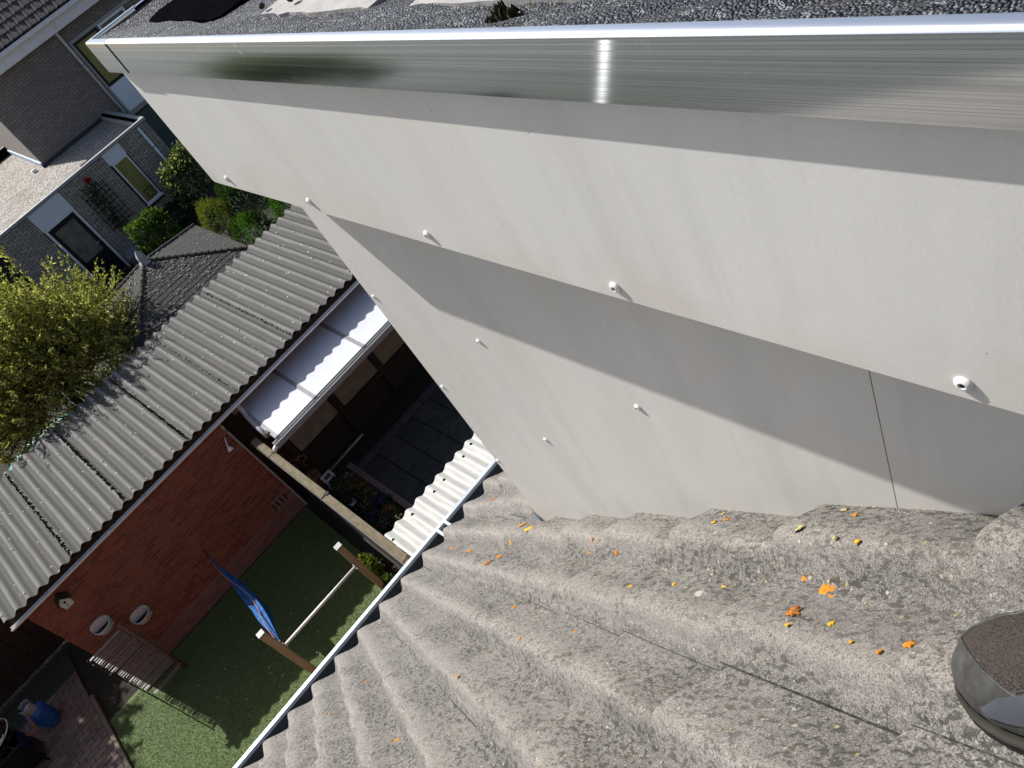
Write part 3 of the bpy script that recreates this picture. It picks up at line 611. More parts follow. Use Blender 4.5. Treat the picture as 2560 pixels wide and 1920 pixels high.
for d in (.07, .095, .12, .15, .18):
    P.append([tuple(TO - ldir * d + tdir * ((halfw(d) + .0028) * abs(math.cos(a)) ** .9) + ndir * (.022 + (toph(d) - .0192) * abs(math.sin(a)) ** .95)) for a in [math.pi * (.10 + .16 * j / 6 * min(1, (d - .055) / .05)) for j in range(7)]])
mb.grid(np.array(P)).build('side_overlay', 'shoe_grey', sh, True)
mb = MB()
for k in range(7):
    d = .004 + k * .016
    for sgn in (1, -1):
        c = TO - ldir * (d + .006) + tdir * sgn * (halfw(d + .006) - .001) - ndir * .003
        mb.lathe([(.0045, -.004), (.0055, .001), (.003, .004)], c, ndir, 6)
stuff(mb.build('tread_lug', 'shoe_sole', sh))
A = TO - ldir * .215 + ndir * .085
mb = MB().tube([A - ndir * .03, A + Vector((0, -.004, .05)), A + Vector((.0, -.02, .12))], [.040, .038, .041], 16); mb.build('sock', 'sock', sh, True)
# ------------------------------------------------------------------ brick shed across the garden
shed = thing('brick_shed', 'long low red brick shed with grey corrugated cement roof', 'shed', (-1.4, 11.8, 0))
YS = 10.52
MB().box(-3.075, .30, YS + .008, YS + .2, .003, 2.26).build('wall', 'mortar_red', shed)
MB().box(-3.07, -2.9, YS + .2, 13.1, .003, 2.26).build('end_wall', 'brick_red', shed)
MB().box(-3.0, .30, 12.95, 13.1, .003, 2.36).build('back_wall', 'brick_red', shed)
def bricks(parent, x0, x1, z0, z1, yf, bw, bh, jx, jz, mat, holes=(), limit=300, key=None, low=None, depth=.02):
    me = MB().bbox(-bw / 2, bw / 2, 0, depth, 0, bh, .003); me = mesh('brick', me.v, me.f); me.materials.append(MATS[mat])
    me2 = None
    if low: me2 = me.copy(); me2.materials.clear(); me2.materials.append(MATS[low[1]])
    L = []; nr = int((z1 - z0) / (bh + jz))
    for r in range(nr):
        z = z0 + r * (bh + jz); x = x0 + (bw / 2 if r % 2 else bw * .0) ; k = 0
        x = x0 - (0 if r % 2 == 0 else (bw + jx) / 2)
        while x < x1:
            a, c = max(x, x0), min(x + bw, x1)
            for (hx0, hx1, hz0, hz1) in holes:
                if hz0 < z + bh and hz1 > z and a < hx1 and c > hx0:
                    if a >= hx0 - .0 and c <= hx1: a = c
                    elif a < hx0: c = min(c, hx0)
                    else: a = max(a, hx1)
            if c - a > .03: L.append((a, c, z))
            x += bw + jx
    full = [t for t in L if abs(t[1] - t[0] - bw) < 1e-4]; rest = [t for t in L if abs(t[1] - t[0] - bw) >= 1e-4]
    full.sort(key=key or (lambda t: -t[2]))
    for a, c, z in full[:limit]:
        link('brick', me2 if low and z < low[0] else me, None, parent, ((a + c) / 2, yf + random.uniform(-.002, .002), z))
    groups = {}
    for a, c, z in full[limit:] + rest:
        mb = groups.setdefault(low[1] if low and z < low[0] else mat, MB()); q = random.uniform(-.002, .002); mb.bbox(a, c, yf + q, yf + depth + q, z, z + bh, .003)
    for mt, mb in groups.items(): stuff(mb.build('more_bricks', mt, parent))
vents = [(-.06 + i * .075, -.035 + i * .075, .33, .47) for i in range(4)]
bricks(shed, -3.08, .302, .01, 2.24, YS, .206, .051, .0125, .0125, 'brick_red', holes=vents, key=lambda t: (t[0] + 2.6) ** 2 * .6 + (t[2] - 1.2) ** 2, low=(.27, 'brick_low'))
for v_ in vents: MB().box(*v_[:2], YS + .002, YS + .0075, *v_[2:]).build('vent_slot', 'dark_hole', shed)
MB().box(-3.09, .31, YS - .006, YS + .19, .002, .018).build('footing', 'mortar_red', shed)
# corrugated sheets, eight, each lapped over its neighbour
def wavy(x, p=.177, a=.0255): return a * math.cos(2 * math.pi * x / p)
def corr(x0, x1, ph, z_at, y0, y1, skew, p, a, th, step=10, yn=8):
    n = max(2, int(round((x1 - x0) / p * step))); X = [x0 + (x1 - x0) * i / n for i in range(n + 1)]; Y = [y0 + (y1 - y0) * j / yn for j in range(yn + 1)]
    mb = MB(); T = []; B = []
    for y in Y:
        T.append([(x + skew * (y - y0), y, z_at(y) + a * math.cos(2 * math.pi * (x - ph) / p)) for x in X]); B.append([(q[0], q[1], q[2] - th) for q in T[-1]])
    mb.grid([r[::-1] for r in T]); mb.grid(B); mb.grid([T[0], B[0]]); mb.grid([B[-1], T[-1]]); mb.grid([[r[0] for r in B], [r[0] for r in T]]); mb.grid([[r[-1] for r in T], [r[-1] for r in B]])
    return mb
XS = [-3.215, -2.150, -1.150, -.135, .872, 1.882, 2.90, 3.91, 4.92]
zr = lambda dz: (lambda y: 2.335 + dz + .06 * (y - 10.40))
for i in range(len(XS) - 1):
    mb = corr(XS[i] - (.07 if i else 0), XS[i + 1] + .02, XS[0] + .03, zr(.010 * (i % 2) + random.uniform(0, .003)), 10.40 + random.uniform(-.008, .008), 13.27 + random.uniform(-.02, .02), -.04, .177, .0255, .0065)
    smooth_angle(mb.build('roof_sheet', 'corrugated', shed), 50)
me = MB().lathe([(.012, 0), (.013, .004), (.007, .011), (.001, .013)], (0, 0, 0), (0, 0, 1), 8); me = mesh('roof_bolt', me.v, me.f, True); me.materials.append(MATS['screw_white'])
for y in (10.52, 11.5, 12.5, 13.1):
    for k in range(0, 46, 2 if y != 11.5 else 3):
        x = XS[0] + .03 + .177 * k
        if x < 4.6 and random.random() < .8: link('roof_bolt', me, None, shed, (x - .04 * (y - 10.4), y + random.uniform(-.02, .02), zr(.012)(y) + .0255))
for i, xj in enumerate(XS[1:6]):   # crumbs of moss caught along the laps
    mb = MB()
    for k in range(320):
        y = random.uniform(10.42, 13.2); x = xj - .04 * (y - 10.4) + (.02 if i % 2 == 0 else -.07) + random.uniform(-.012, .016); r = random.uniform(.006, .020) * (1.25 if i in (0, 1, 2) else .8)
        xl = x + .04 * (y - 10.4); z = zr(.006)(y) + wavy(xl - XS[0] - .03)
        mb.add([(x - r, y - r, z), (x + r, y - r * .4, z), (x, y + r, z), (x, y, z + r * 1.2)], [(0, 1, 3), (1, 2, 3), (2, 0, 3)])
    stuff(mb.build('lap_debris', 'debris', shed))
MB().box(-3.2, 4.9, 10.47, 10.495, 2.13, 2.285).build('fascia_board', 'wood_dark', shed)
pts = [(10.462 - .042 - .042 * math.cos(a), 2.205 - .042 * math.sin(a)) for a in [math.pi * k / 8 for k in range(9)]]
pts2 = [(10.462 - .042 - .037 * math.cos(a), 2.206 - .037 * math.sin(a)) for a in [math.pi * k / 8 for k in range(9)]]
g = MB().prism(pts + pts2[::-1], 0, -3.25, 4.9).build('gutter', 'white_paint', shed); smooth_angle(g, 60)
MB().tube([(-3.25, 10.378, 2.208), (4.9, 10.378, 2.208)], .008, 8).build('gutter_bead', 'white_paint', shed)
for i in range(14): MB().box(-2.7 + i * .55, -2.68 + i * .55, 10.368, 10.465, 2.2105, 2.2135).build('gutter_clip', 'white_paint', shed)
MB().tube([(.66, 10.42, 2.17), (.66, 10.42, 2.05), (.64, 10.34, 1.97), (.62, 10.1, 1.93), (.60, 9.75, 1.90)], .036, 12).build('downpipe', 'trim_grey', shed, True)
MB().box(.615, .655, 9.72, 9.80, 1.86, 1.945).build('pipe_bracket', 'wood_moss', shed)
# wall things
o = thing('wall_lamp', 'small white spot lamp on a curved arm high on the red brick wall', 'lamp', (.20, YS, 1.86))
MB().tube([(.235, YS - .005, 1.90), (.21, YS - .05, 1.89), (.17, YS - .09, 1.83), (.16, YS - .10, 1.79)], .010, 8).build('arm', 'white_paint', o, True)
MB().lathe([(.012, .05), (.022, .03), (.045, -.01), (.048, -.022), (.04, -.024), (.01, -.015)], (.158, YS - .105, 1.765), (.1, .3, 1), 16).build('shade', 'white_paint', o, True)
o = thing('birdhouse', 'mint birdhouse with round hole and dark roof on the brick wall', 'birdhouse', (-2.65, YS, 1.83))
MB().prism([(1.84, -2.715), (1.96, -2.728), (2.03, -2.655), (1.96, -2.582), (1.84, -2.595)][::-1], 1, YS - .13, YS - .002).build('body', 'bird_mint', o)
for sgn in (1, -1):
    c, s_ = math.cos(math.radians(44)), math.sin(math.radians(44)) * sgn
    q = [(-2.655 + sgn * .0 - 0, 2.062)]
    MB().prism([(2.050, -2.655), (2.066, -2.655), (1.962, -2.655 + sgn * .100), (1.947, -2.655 + sgn * .094)], 1, YS - .165, YS - .002).build('roof', 'wood_dark', o)
MB().lathe([(.018, 0), (.018, .004)], (-2.655, YS - .131, 1.945), (0, -1, 0), 16).build('entrance_hole', 'dark_hole', o)
MB().tube([(-2.655, YS - .12, 1.895), (-2.655, YS - .175, 1.895)], .005, 8).build('perch', 'stick', o)
def planter(x, z, label, soil):
    o = thing('wall_planter', label, 'planter', (x, YS, z - .1), 'grey half round planters on the brick wall')
    # back plate: rounded oblong standing above the bowl
    pl = [(z - .12, x - .10), (z - .12, x + .10), (z + .02, x + .145), (z + .09, x + .13), (z + .125, x + .08), (z + .135, x), (z + .125, x - .08), (z + .09, x - .13), (z + .02, x - .145)]
    MB().prism(pl, 1, YS - .018, YS - .002).build('back_plate', 'planter_grey', o)
    P = []; Q = []
    for h, rx, ry in ((-.125, .055, .045), (-.10, .085, .08), (-.04, .12, .125), (.01, .137, .15), (.03, .142, .158), (.035, .140, .155)):
        P.append([(x - rx * math.cos(t), YS - .018 - ry * math.sin(t), z + h) for t in [math.pi * k / 14 for k in range(15)]])
    for h, rx, ry in ((.035, .132, .146), (.01, .128, .141), (-.01, .12, .13)):
        Q.append([(x - rx * math.cos(t), YS - .019 - ry * math.sin(t), z + h) for t in [math.pi * k / 14 for k in range(15)]])
    MB().grid(P + Q).build('bowl', 'planter_grey', o, True)
    n = 15; V = [(x - .12 * math.cos(math.pi * k / 14), YS - .019 - .13 * math.sin(math.pi * k / 14), z - .012 + (0.0)) for k in range(15)]
    MB().add(V, [tuple(range(15))[::-1]]).build('soil', 'dark_hole', o)
    if soil: MB().lathe([(.03, 0), (.045, .012), (.03, .03), (.005, .036)], (x - .06, YS - .09, z - .01), (0, 0, 1), 10).build('dry_stems', 'debris', o, True)
planter(-2.70, 1.20, 'grey half round wall planter with withered stems, nearer the birdhouse', True)
planter(-2.33, .845, 'empty grey half round wall planter, lower and farther from the birdhouse', False)
# slatted screen standing in front of the wall
sc_ = thing('slatted_screen', 'dark slatted garden screen with sunlit slat ends beside the lawn', 'screen', (-2.75, 9.98, .02))
me = {}
for k in range(30):
    z = .10 + k * .041; th = random.choice((.008, .010, .014, .018)); x0 = -3.00 + random.uniform(-.01, .02); x1 = -2.50 + random.uniform(-.02, .01)
    if k in (2, 3): continue
    MB().bbox(x0, x1, 9.975 + random.uniform(-.012, .012), 9.995 + random.uniform(-.004, .012), z, z + th, .002).build('slat', 'slat', sc_)
MB().tube([(-2.49, 10.0, .025), (-2.475, 10.0, .7), (-2.465, 10.0, 1.36)], [.03, .028, .026], 9).build('post', 'stick', sc_, True)
MB().tube([(-3.02, 9.97, .025), (-3.02, 9.97, 1.34)], .010, 8).build('post', 'wood_dark', sc_, True)
for z in (.3, .62, .95, 1.25): MB().tube([(-3.02, 9.955, z), (-3.02, 9.93, z)], .008, 8).build('bolt', 'steel', sc_)
MB().box(-3.01, -2.48, 10.005, 10.02, .85, .88).build('rail', 'wood_dark', sc_); MB().box(-3.01, -2.48, 10.005, 10.02, .22, .25).build('rail', 'wood_dark', sc_)
MB().bbox(-2.70, -2.47, 9.955, 9.97, .165, .185, .003).build('slat', 'slat', sc_)
# bar between two posts
bar = thing('exercise_bar', 'white pipe rail between two capped wooden posts on the lawn', 'bar', (-.57, 7.87, .02))
for x in (-1.235, .105):
    MB().bbox(x - .045, x + .045, 7.825, 7.915, .021, 1.235, .006).build('post', 'wood_post', bar)
    MB().bbox(x - .049, x + .049, 7.821, 7.919, 1.2355, 1.262, .004).build('post_cap', 'post_cap', bar)
MB().tube([(-1.19, 7.87, .83), (.06, 7.87, .80)], .021, 14).build('pipe', 'white_paint', bar, True)
for x, z in ((-1.185, .83), (.055, .80)):
    for dz in (-.045, .045): MB().tube([(x - .005, 7.87, z + dz), (x + .012, 7.87, z + dz)], .011, 8).build('clamp_bolt', 'screw_white', bar)
# hammock
hm_ = thing('hammock', 'gathered blue hammock hanging between the brick wall and a wooden post', 'hammock', (-1.17, 9.0, .5))
Pz = lambda t: .86 - .16 * math.sin(math.pi * t) ** 1.2
path = [Vector((-1.15 - .045 * t + .03 * math.sin(3 * t), 10.25 - 2.30 * t, Pz(t))) for t in [i / 44 for i in range(45)]]
env = [max(.008, .085 * math.sin(math.pi * min(1, (t ** 1.35) * 1.02)) ** 1.1) for t in [i / 44 for i in range(45)]]
P = []
for i, (c, r) in enumerate(zip(path, env)):
    row = []
    for k in range(33):
        a = 2 * math.pi * k / 32; q = r * (1 + .28 * math.sin(5 * a + .15 * i) + .12 * math.sin(9 * a + 1)); row.append((c.x + q * math.cos(a) * .9, c.y, c.z + q * math.sin(a) * 1.15))
    P.append(row)
MB().grid(P).build('cloth', 'hammock_blue', hm_, True)
MB().tube([(-1.16, YS, .83), (-1.152, 10.25, .86)], .006, 6).build('rope', 'wood_dark', hm_); MB().tube([(-1.10, YS, .93), (-1.152, 10.2, .86)], .004, 6).build('rope', 'wood_dark', hm_)
MB().tube([(c.x - .035 * math.sin(i * .2), c.y, c.z + env[i] * 1.22 + .004) for i, c in enumerate(path)][2:], .0045, 6).build('cord', 'rope_red', hm_, True)
MB().tube([path[-1], (-1.19, 7.915, .90)], .012, 8).build('rope', 'rope_red', hm_, True)
# gas cylinder, hose, barbecue
gc = thing('gas_cylinder', 'blue gas cylinder with grey carrying collar standing on the paving', 'gas cylinder', (-4.38, 11.42, .055))
x, y = -4.38, 11.42
MB().lathe([(.12, .055), (.125, .10), (.11, .105), (.13, .115), (.148, .15), (.15, .20), (.15, .40), (.146, .43), (.12, .465), (.06, .485), (.02, .49)], (x, y, 0), (0, 0, 1), 28).build('body', 'gas_blue', gc, True)
for a0, a1 in ((.3, 2.6), (3.5, 5.8)):
    P = [[(x + r * math.cos(a), y + r * math.sin(a), z) for a in [a0 + (a1 - a0) * k / 12 for k in range(13)]] for r, z in ((.105, .465), (.108, .53), (.105, .60), (.098, .615), (.093, .60), (.096, .53), (.093, .47))]
    MB().grid(P).build('collar', 'gas_grey', gc, True)
MB().tube([(x, y, .49), (x, y, .545)], .018, 10).build('valve', 'steel', gc); MB().tube([(x - .03, y - .02, .55), (x + .03, y + .02, .55)], .02, 10).build('regulator', 'planter_grey', gc, True)
o = MB().tube([(x - .03, y - .03, .55), (x - .06, y - .16, .50), (x - .08, y - .22, .40), (x - .14, y - .27, .33), (x - .22, y - .25, .36), (x - .30, y - .20, .5)], .012, 8).build('gas_hose', 'hose_orange', None, True, loc=(x - .03, y - .03, .5)); tag(o, 'orange gas hose looping from the blue cylinder to the barbecue', 'hose')
bq = thing('barbecue', 'black gas barbecue with shiny lid at the left edge beside the blue cylinder', 'barbecue', (-4.93, 11.05, .055))
P = []
for i in range(13):
    a = math.pi * (i / 12) * .5
    P.append([(-4.93 + .40 * math.cos(a) * math.cos(t), 11.05 + .30 * math.cos(a) * math.sin(t), .86 + .26 * math.sin(a)) for t in [2 * math.pi * k / 32 for k in range(33)]])
MB().grid(P).build('lid', 'bbq_black', bq, True)
P = [[(-4.93 + rx * math.cos(t), 11.05 + rx * .75 * math.sin(t), z) for t in [2 * math.pi * k / 32 for k in range(33)]] for rx, z in ((.10, .60), (.28, .64), (.37, .74), (.40, .855), (.43, .857), (.43, .866), (.40, .868))]
MB().grid([r[::-1] for r in P]).build('bowl', 'bbq_black', bq, True)
MB().tube([(-4.93 + .425 * math.cos(t), 11.05 + .325 * math.sin(t), .872) for t in [2 * math.pi * k / 40 for k in range(41)]], .010, 8).build('rim', 'steel', bq, True)
MB().tube([(-4.72, 10.76, .93), (-4.66, 10.70, .95), (-4.56, 10.76, .95), (-4.58, 10.83, .93)], .012, 8).build('handle', 'steel', bq, True)
MB().bbox(-5.25, -4.62, 10.86, 11.24, .12, .60, .01).build('cabinet', 'bbq_black', bq)
for dx, dy in ((-.28, -.2), (.28, -.2), (-.28, .2), (.28, .2)): MB().tube([(-4.93 + dx, 11.05 + dy, .055), (-4.93 + dx * .7, 11.05 + dy * .7, .68)], .016, 8).build('leg', 'bbq_black', bq, True)
fl_ = thing('board_fence', 'dark upright board fence beyond the barbecue at the left', 'fence', (-4.9, 12.75, 0))
for i in range(34):
    xx = -8.0 + i * .141; q = .012 * (i % 2)
    if xx < -3.15: MB().bbox(xx, xx + .150, 12.740 + q, 12.751 + q, .02, 1.82 + random.uniform(-.01, .01), .004).build('board', 'wood_dark', fl_)
for z in (.4, 1.4): MB().box(-8.0, -3.1, 12.70, 12.735, z, z + .08).build('rail', 'wood_dark', fl_)
# ------------------------------------------------------------------ fence between the gardens
fe = thing('garden_fence', 'board fence with mossy wooden top rail dividing the two gardens', 'fence', (.45, 6.5, 0))
ends = [2.5, 4.45, 6.28, 8.05, 9.50, 10.10]
for i in range(len(ends) - 1):
    dx = random.uniform(-.008, .008)
    MB().bbox(.402 + dx, .505 + dx, ends[i] + .012, ends[i + 1] - .004, 1.765 + .004 * (i % 2), 1.80 + .006 * (i % 2), .005).build('top_rail', 'wood_moss', fe)
    if i < 4: MB().bbox(.462, .512, ends[i + 1] - .035, ends[i + 1] + .035, .01, 1.812, .004).build('post', 'wood_dark', fe)
for i in range(58):
    y0 = 2.52 + i * .131
    MB().bbox(.435, .455, y0, y0 + .124, .03, 1.762, .003).build('board', 'wood_dark', fe)
MB().box(.408, .434, 2.5, 10.08, 1.50, 1.57).build('rail', 'wood_dark', fe); MB().box(.408, .434, 2.5, 10.08, .35, .42).build('rail', 'wood_dark', fe)
MB().tube([(.395, 2.6, 1.79), (.392, 6.0, 1.785), (.390, 10.05, 1.80)], .004, 6).build('wire', 'steel', fe)
MB().box(.295, .325, YS - .03, YS + .03, .01, 1.93).build('end_post', 'trim_grey', fe)
# ------------------------------------------------------------------ neighbour's side: timber wall, canopy, lean-to
tw = thing('timber_wall', 'dark timber back wall with pale boards under the white canopy', 'wall', (2.6, 10.9, 0))
MB().box(.34, 6.0, 10.83, 10.95, .003, 2.27).build('backing', 'wood_dark', tw)
for x0, x1 in ((.85, 1.70), (1.84, 2.64), (2.76, 3.56), (3.68, 4.5)):
    MB().bbox(x0, x1, 10.80, 10.829, .55, 1.5, .004).build('board', 'beige_board', tw)
for x in (.77, 1.77, 2.70, 3.62): MB().bbox(x - .06, x + .06, 10.77, 10.829, .02, 2.2, .006).build('post', 'wood_dark', tw)
MB().bbox(.5, 5, 10.765, 10.829, .43, .53, .006).build('beam', 'wood_dark', tw)
o = MB().tube([(.88, 10.62, .025), (1.72, 10.64, .025)], .022, 8).build('loose_pipe', 'trim_grey', None, True, loc=(1.3, 10.63, .02)); tag(o, 'grey pipe lying on the dark ground below the timber wall', 'pipe')
cp = thing('canopy', 'white panelled lean-to canopy on grey beams below the shed gutter', 'canopy', (1.8, 9.7, 0))
zc = lambda y: 1.885 + (y - 9.45) * .06
def sloped(x0, x1, y0, y1, dz0, dz1, name, mat):
    return MB().add([(x0, y0, zc(y0) + dz0), (x1, y0, zc(y0) + dz0), (x1, y1, zc(y1) + dz0), (x0, y1, zc(y1) + dz0), (x0, y0, zc(y0) + dz1), (x1, y0, zc(y0) + dz1), (x1, y1, zc(y1) + dz1), (x0, y1, zc(y1) + dz1)],
                    [(0, 3, 2, 1), (4, 5, 6, 7), (0, 1, 5, 4), (1, 2, 6, 5), (2, 3, 7, 6), (3, 0, 4, 7)]).build(name, mat, cp)
XC = [.665, 1.40, 2.39, 3.38, 4.37]
for i in range(4): sloped(XC[i] + .03, XC[i + 1] - .03, 9.56, 10.72, 0, .016, 'pane', 'canopy_pane')
for x in XC: sloped(x - .029, x + .029, 9.55, 10.73, -.04, .024, 'beam', 'grey_frame')
MB().prism([(9.44, 1.82), (9.545, 1.82), (9.545, 1.89), (9.535, 1.89), (9.535, 1.835), (9.45, 1.835), (9.45, 1.905), (9.44, 1.905)], 0, .56, 4.45).build('front_gutter', 'trim_grey', cp)
MB().box(.56, 4.45, 10.735, 10.765, 1.90, 2.02).build('wall_plate', 'grey_frame', cp)
for x in (4.3,): MB().bbox(x - .03, x + .03, 9.56, 9.62, .02, 1.845, .004).build('post', 'grey_frame', cp)
MB().tube([(.575, 9.47, 1.86), (.53, 9.47, 1.85), (.515, 9.47, 1.82)], .032, 10).build('spout', 'white_paint', cp, True)
ln = thing('lean_to_roof', 'cream white translucent corrugated roof just below our gutter', 'roof', (1.8, 4.2, 2.5))
zl = lambda y: 2.60 + (5.92 - y) * .06
smooth_angle(corr(.44, 4.4, .46, zl, 5.92, 2.43, 0, .152, .019, .003, 14, 24).build('sheet', 'poly_sheet', ln), 60)
me = MB().lathe([(.015, 0), (.016, .004), (.008, .010), (.001, .011)], (0, 0, 0), (0, 0, 1), 10); me = mesh('roof_screw', me.v, me.f, True); me.materials.append(MATS['barrel'])
for k in (0, 2, 4, 5, 7, 8, 10, 12): link('roof_screw', me, None, ln, (.46 + .152 * k, 5.80 + random.uniform(-.03, .03), zl(5.80) + .019))
MB().bbox(.44, 4.4, 5.70, 5.76, 2.44, 2.575, .004).build('purlin', 'wood_post', ln); MB().bbox(.44, 4.4, 4.1, 4.16, 2.54, 2.672, .004).build('purlin', 'wood_post', ln)
for x in (.60, 4.2): MB().bbox(x - .045, x + .045, 5.69, 5.77, .02, 2.439, .004).build('post', 'wood_post', ln)
# ------------------------------------------------------------------ plants
def leaves(pos, dirs, length, width, mat, name, parent, fold=.25):
    """rhombic leaves: pos Nx3, dirs Nx3"""
    n = len(pos); d = dirs / np.linalg.norm(dirs, axis=1, keepdims=True); r = rng.normal(size=(n, 3)); s_ = np.cross(d, r); s_ /= np.linalg.norm(s_, axis=1, keepdims=True); u = np.cross(d, s_)
    L = (length * rng.uniform(.6, 1.25, n))[:, None]; W = (width * rng.uniform(.7, 1.2, n))[:, None]
    a = pos; c = pos + d * L + u * L * rng.normal(0, .12, (n, 1)); l = pos + d * L * .45 + s_ * W * .5 + u * W * fold; q = pos + d * L * .45 - s_ * W * .5 + u * W * fold
    V = np.stack([a, l, c, q], 1).reshape(-1, 3); k = np.arange(n)[:, None] * 4; F = np.concatenate([k + np.array([0, 1, 2]), k + np.array([0, 2, 3])], 1).reshape(-1, 3)
    org = np.array(wl(parent)) if parent else np.zeros(3)
    return link(name, mesh(name, V - org, F), mat, parent, tuple(org))
def crown_tree(name, label, cat, base, centre, rad, nshoot, per, ll, lw, mat, up=.6, group=None, shoot=.6, trunk_r=.06, core=.35):
    t = thing(name, label, cat, base, group); C = np.array(centre); Rr = np.array(rad); B = np.array(base)
    mb = MB(); mb.tube([B, B * .5 + C * .5 + np.array([.05, .03, 0]), C], [trunk_r, trunk_r * .7, trunk_r * .4], 8)
    P = []; Dv = []
    for i in range(nshoot):
        v = rng.normal(size=3); v /= np.linalg.norm(v); v[2] = abs(v[2]) * 1.0 - .35 if rng.random() < .8 else v[2]
        q = rng.uniform(core, 1) ** .6; p0 = C + v * Rr * q * .85; d = v * (1 - up) + np.array([0, 0, up]); d += rng.normal(0, .22, 3); d /= np.linalg.norm(d)
        L = shoot * rng.uniform(.5, 1.3)
        if i % 6 == 0: mb.tube([C + (p0 - C) * .2, p0, p0 + d * L * .8], [trunk_r * .3, trunk_r * .16, .004], 5, False)
        tt = rng.uniform(0, 1, per); pp = p0 + d * (tt * L)[:, None] + rng.normal(0, .035, (per, 3)) * (1.2 - tt)[:, None]
        dd = d * .7 + rng.normal(0, .6, (per, 3)); P.append(pp); Dv.append(dd)
    mb.build('trunk', 'bark', t, True); leaves(np.concatenate(P), np.concatenate(Dv), ll, lw, mat, 'crown', t); return t
def bush(name, label, cat, c, rad, n, ll, lw, mat, group=None, needle=False, base=None, lump=.18, under=False):
    C = np.array(c); base = base or (c[0], c[1], 0.003); t = thing(name, label, cat, base, group)
    v = rng.normal(size=(n, 3)); v /= np.linalg.norm(v, axis=1, keepdims=True); 
    if not under: v[:, 2] = np.where(v[:, 2] < -.5, -v[:, 2], v[:, 2])
    k = rng.normal(size=(9, 3)); f = 1 + lump * np.mean(np.sin(v @ k.T * 3.2 + np.arange(9)), axis=1, keepdims=True) * 2.2
    q = rng.uniform(.45, 1.02, (n, 1)) ** .45; P = C + v * np.array(rad) * f * q; Dv = v * (1.2 if needle else .6) + rng.normal(0, .3 if needle else .7, (n, 3)) + np.array([0, 0, .35])
    mb = MB()
    for i in range(5):
        a = v[i] * np.array(rad) * .6; mb.tube([np.array(base), (C + np.array(base)) / 2, C + a * np.array([1, 1, .5])], [.022, .016, .005], 6, False)
    mb.build('stems', 'bark', t, True); leaves(P, Dv, ll, lw, mat, 'foliage', t); return t
crown_tree('leafy_tree', 'yellow green leafy tree with upright shoots behind the shed', 'tree', (-1.0, 14.6, .003), (-.85, 14.85, 2.55), (1.9, 1.15, 2.05), 1150, 50, .072, .032, 'leaf_olive', up=.58, shoot=.75, trunk_r=.09)
crown_tree('shade_tree', 'tall leafy tree beyond the left edge shading the barbecue', 'tree', (-6.6, 15.8, .003), (-6.35, 15.75, 4.2), (1.8, 1.8, 1.9), 620, 44, .13, .07, 'leaf_green', up=.4, shoot=.7, trunk_r=.12)
bush('flowering_bush', 'round bush with pale blooms beside the downpipe of the flat annex', 'bush', (4.93, 22.35, 1.05), (.72, .7, .85), 3000, .11, .07, 'leaf_pale')
bush('green_bush', 'bright green leafy bush between the door and the narrow window', 'bush', (3.12, 21.7, .75), (.60, .5, .72), 2200, .10, .055, 'leaf_green')
bush('dwarf_conifer', 'rounded lime green dwarf conifer beside the dark conifers', 'bush', (3.98, 19.1, .98), (.36, .36, .55), 2600, .07, .012, 'leaf_lime', needle=True)
bush('dark_conifer', 'broad dark green conifer right of the lime green dwarf conifer', 'bush', (4.75, 19.2, .75), (.62, .6, .75), 3200, .09, .03, 'leaf_dark', needle=True)
bush('dark_conifer', 'low dark conifer behind the corrugated roof edge, nearest the gazebo corner', 'bush', (4.20, 18.0, .55), (.5, .45, .62), 2400, .09, .03, 'leaf_dark', needle=True)
bush('pointed_conifer', 'small pointed conifer leaning above the corrugated roof edge', 'bush', (3.98, 17.0, .98), (.17, .17, .62), 1500, .06, .016, 'leaf_thuja', needle=True, lump=.08)
bush('columnar_thuja', 'bright green columnar thuja just above the corrugated roof edge', 'bush', (4.78, 16.5, .82), (.36, .36, .85), 3600, .08, .018, 'leaf_thuja', needle=True, lump=.06)
bush('ball_shrub', 'small yellow green ball shrub at the foot of the navy door', 'bush', (1.56, 22.8, .30), (.26, .26, .28), 1200, .07, .02, 'leaf_lime', needle=True)
bush('yellow_shrub', 'yellow green shrub under the right corner of the gazebo roof', 'bush', (3.15, 14.15, 1.45), (.32, .3, .5), 1300, .06, .03, 'leaf_lime')
bush('ground_shrub', 'low dark shrub below the narrow window of the annex', 'bush', (4.1, 22.9, .3), (.8, .5, .45), 1600, .09, .05, 'leaf_dark')
bush('ground_shrub', 'low dark shrub left of the navy door, behind the leafy tree', 'bush', (.4, 22.6, .3), (.8, .5, .5), 1500, .09, .05, 'leaf_dark')
bush('fence_plant', 'small leafy plant with yellow green leaves at the foot of the garden fence', 'plant', (.20, 8.28, .18), (.10, .22, .2), 320, .07, .045, 'leaf_lime')
bush('fence_plant', 'small dark leafy plant at the fence foot, closer to our gutter', 'plant', (.21, 7.75, .14), (.09, .22, .15), 300, .06, .04, 'leaf_green')
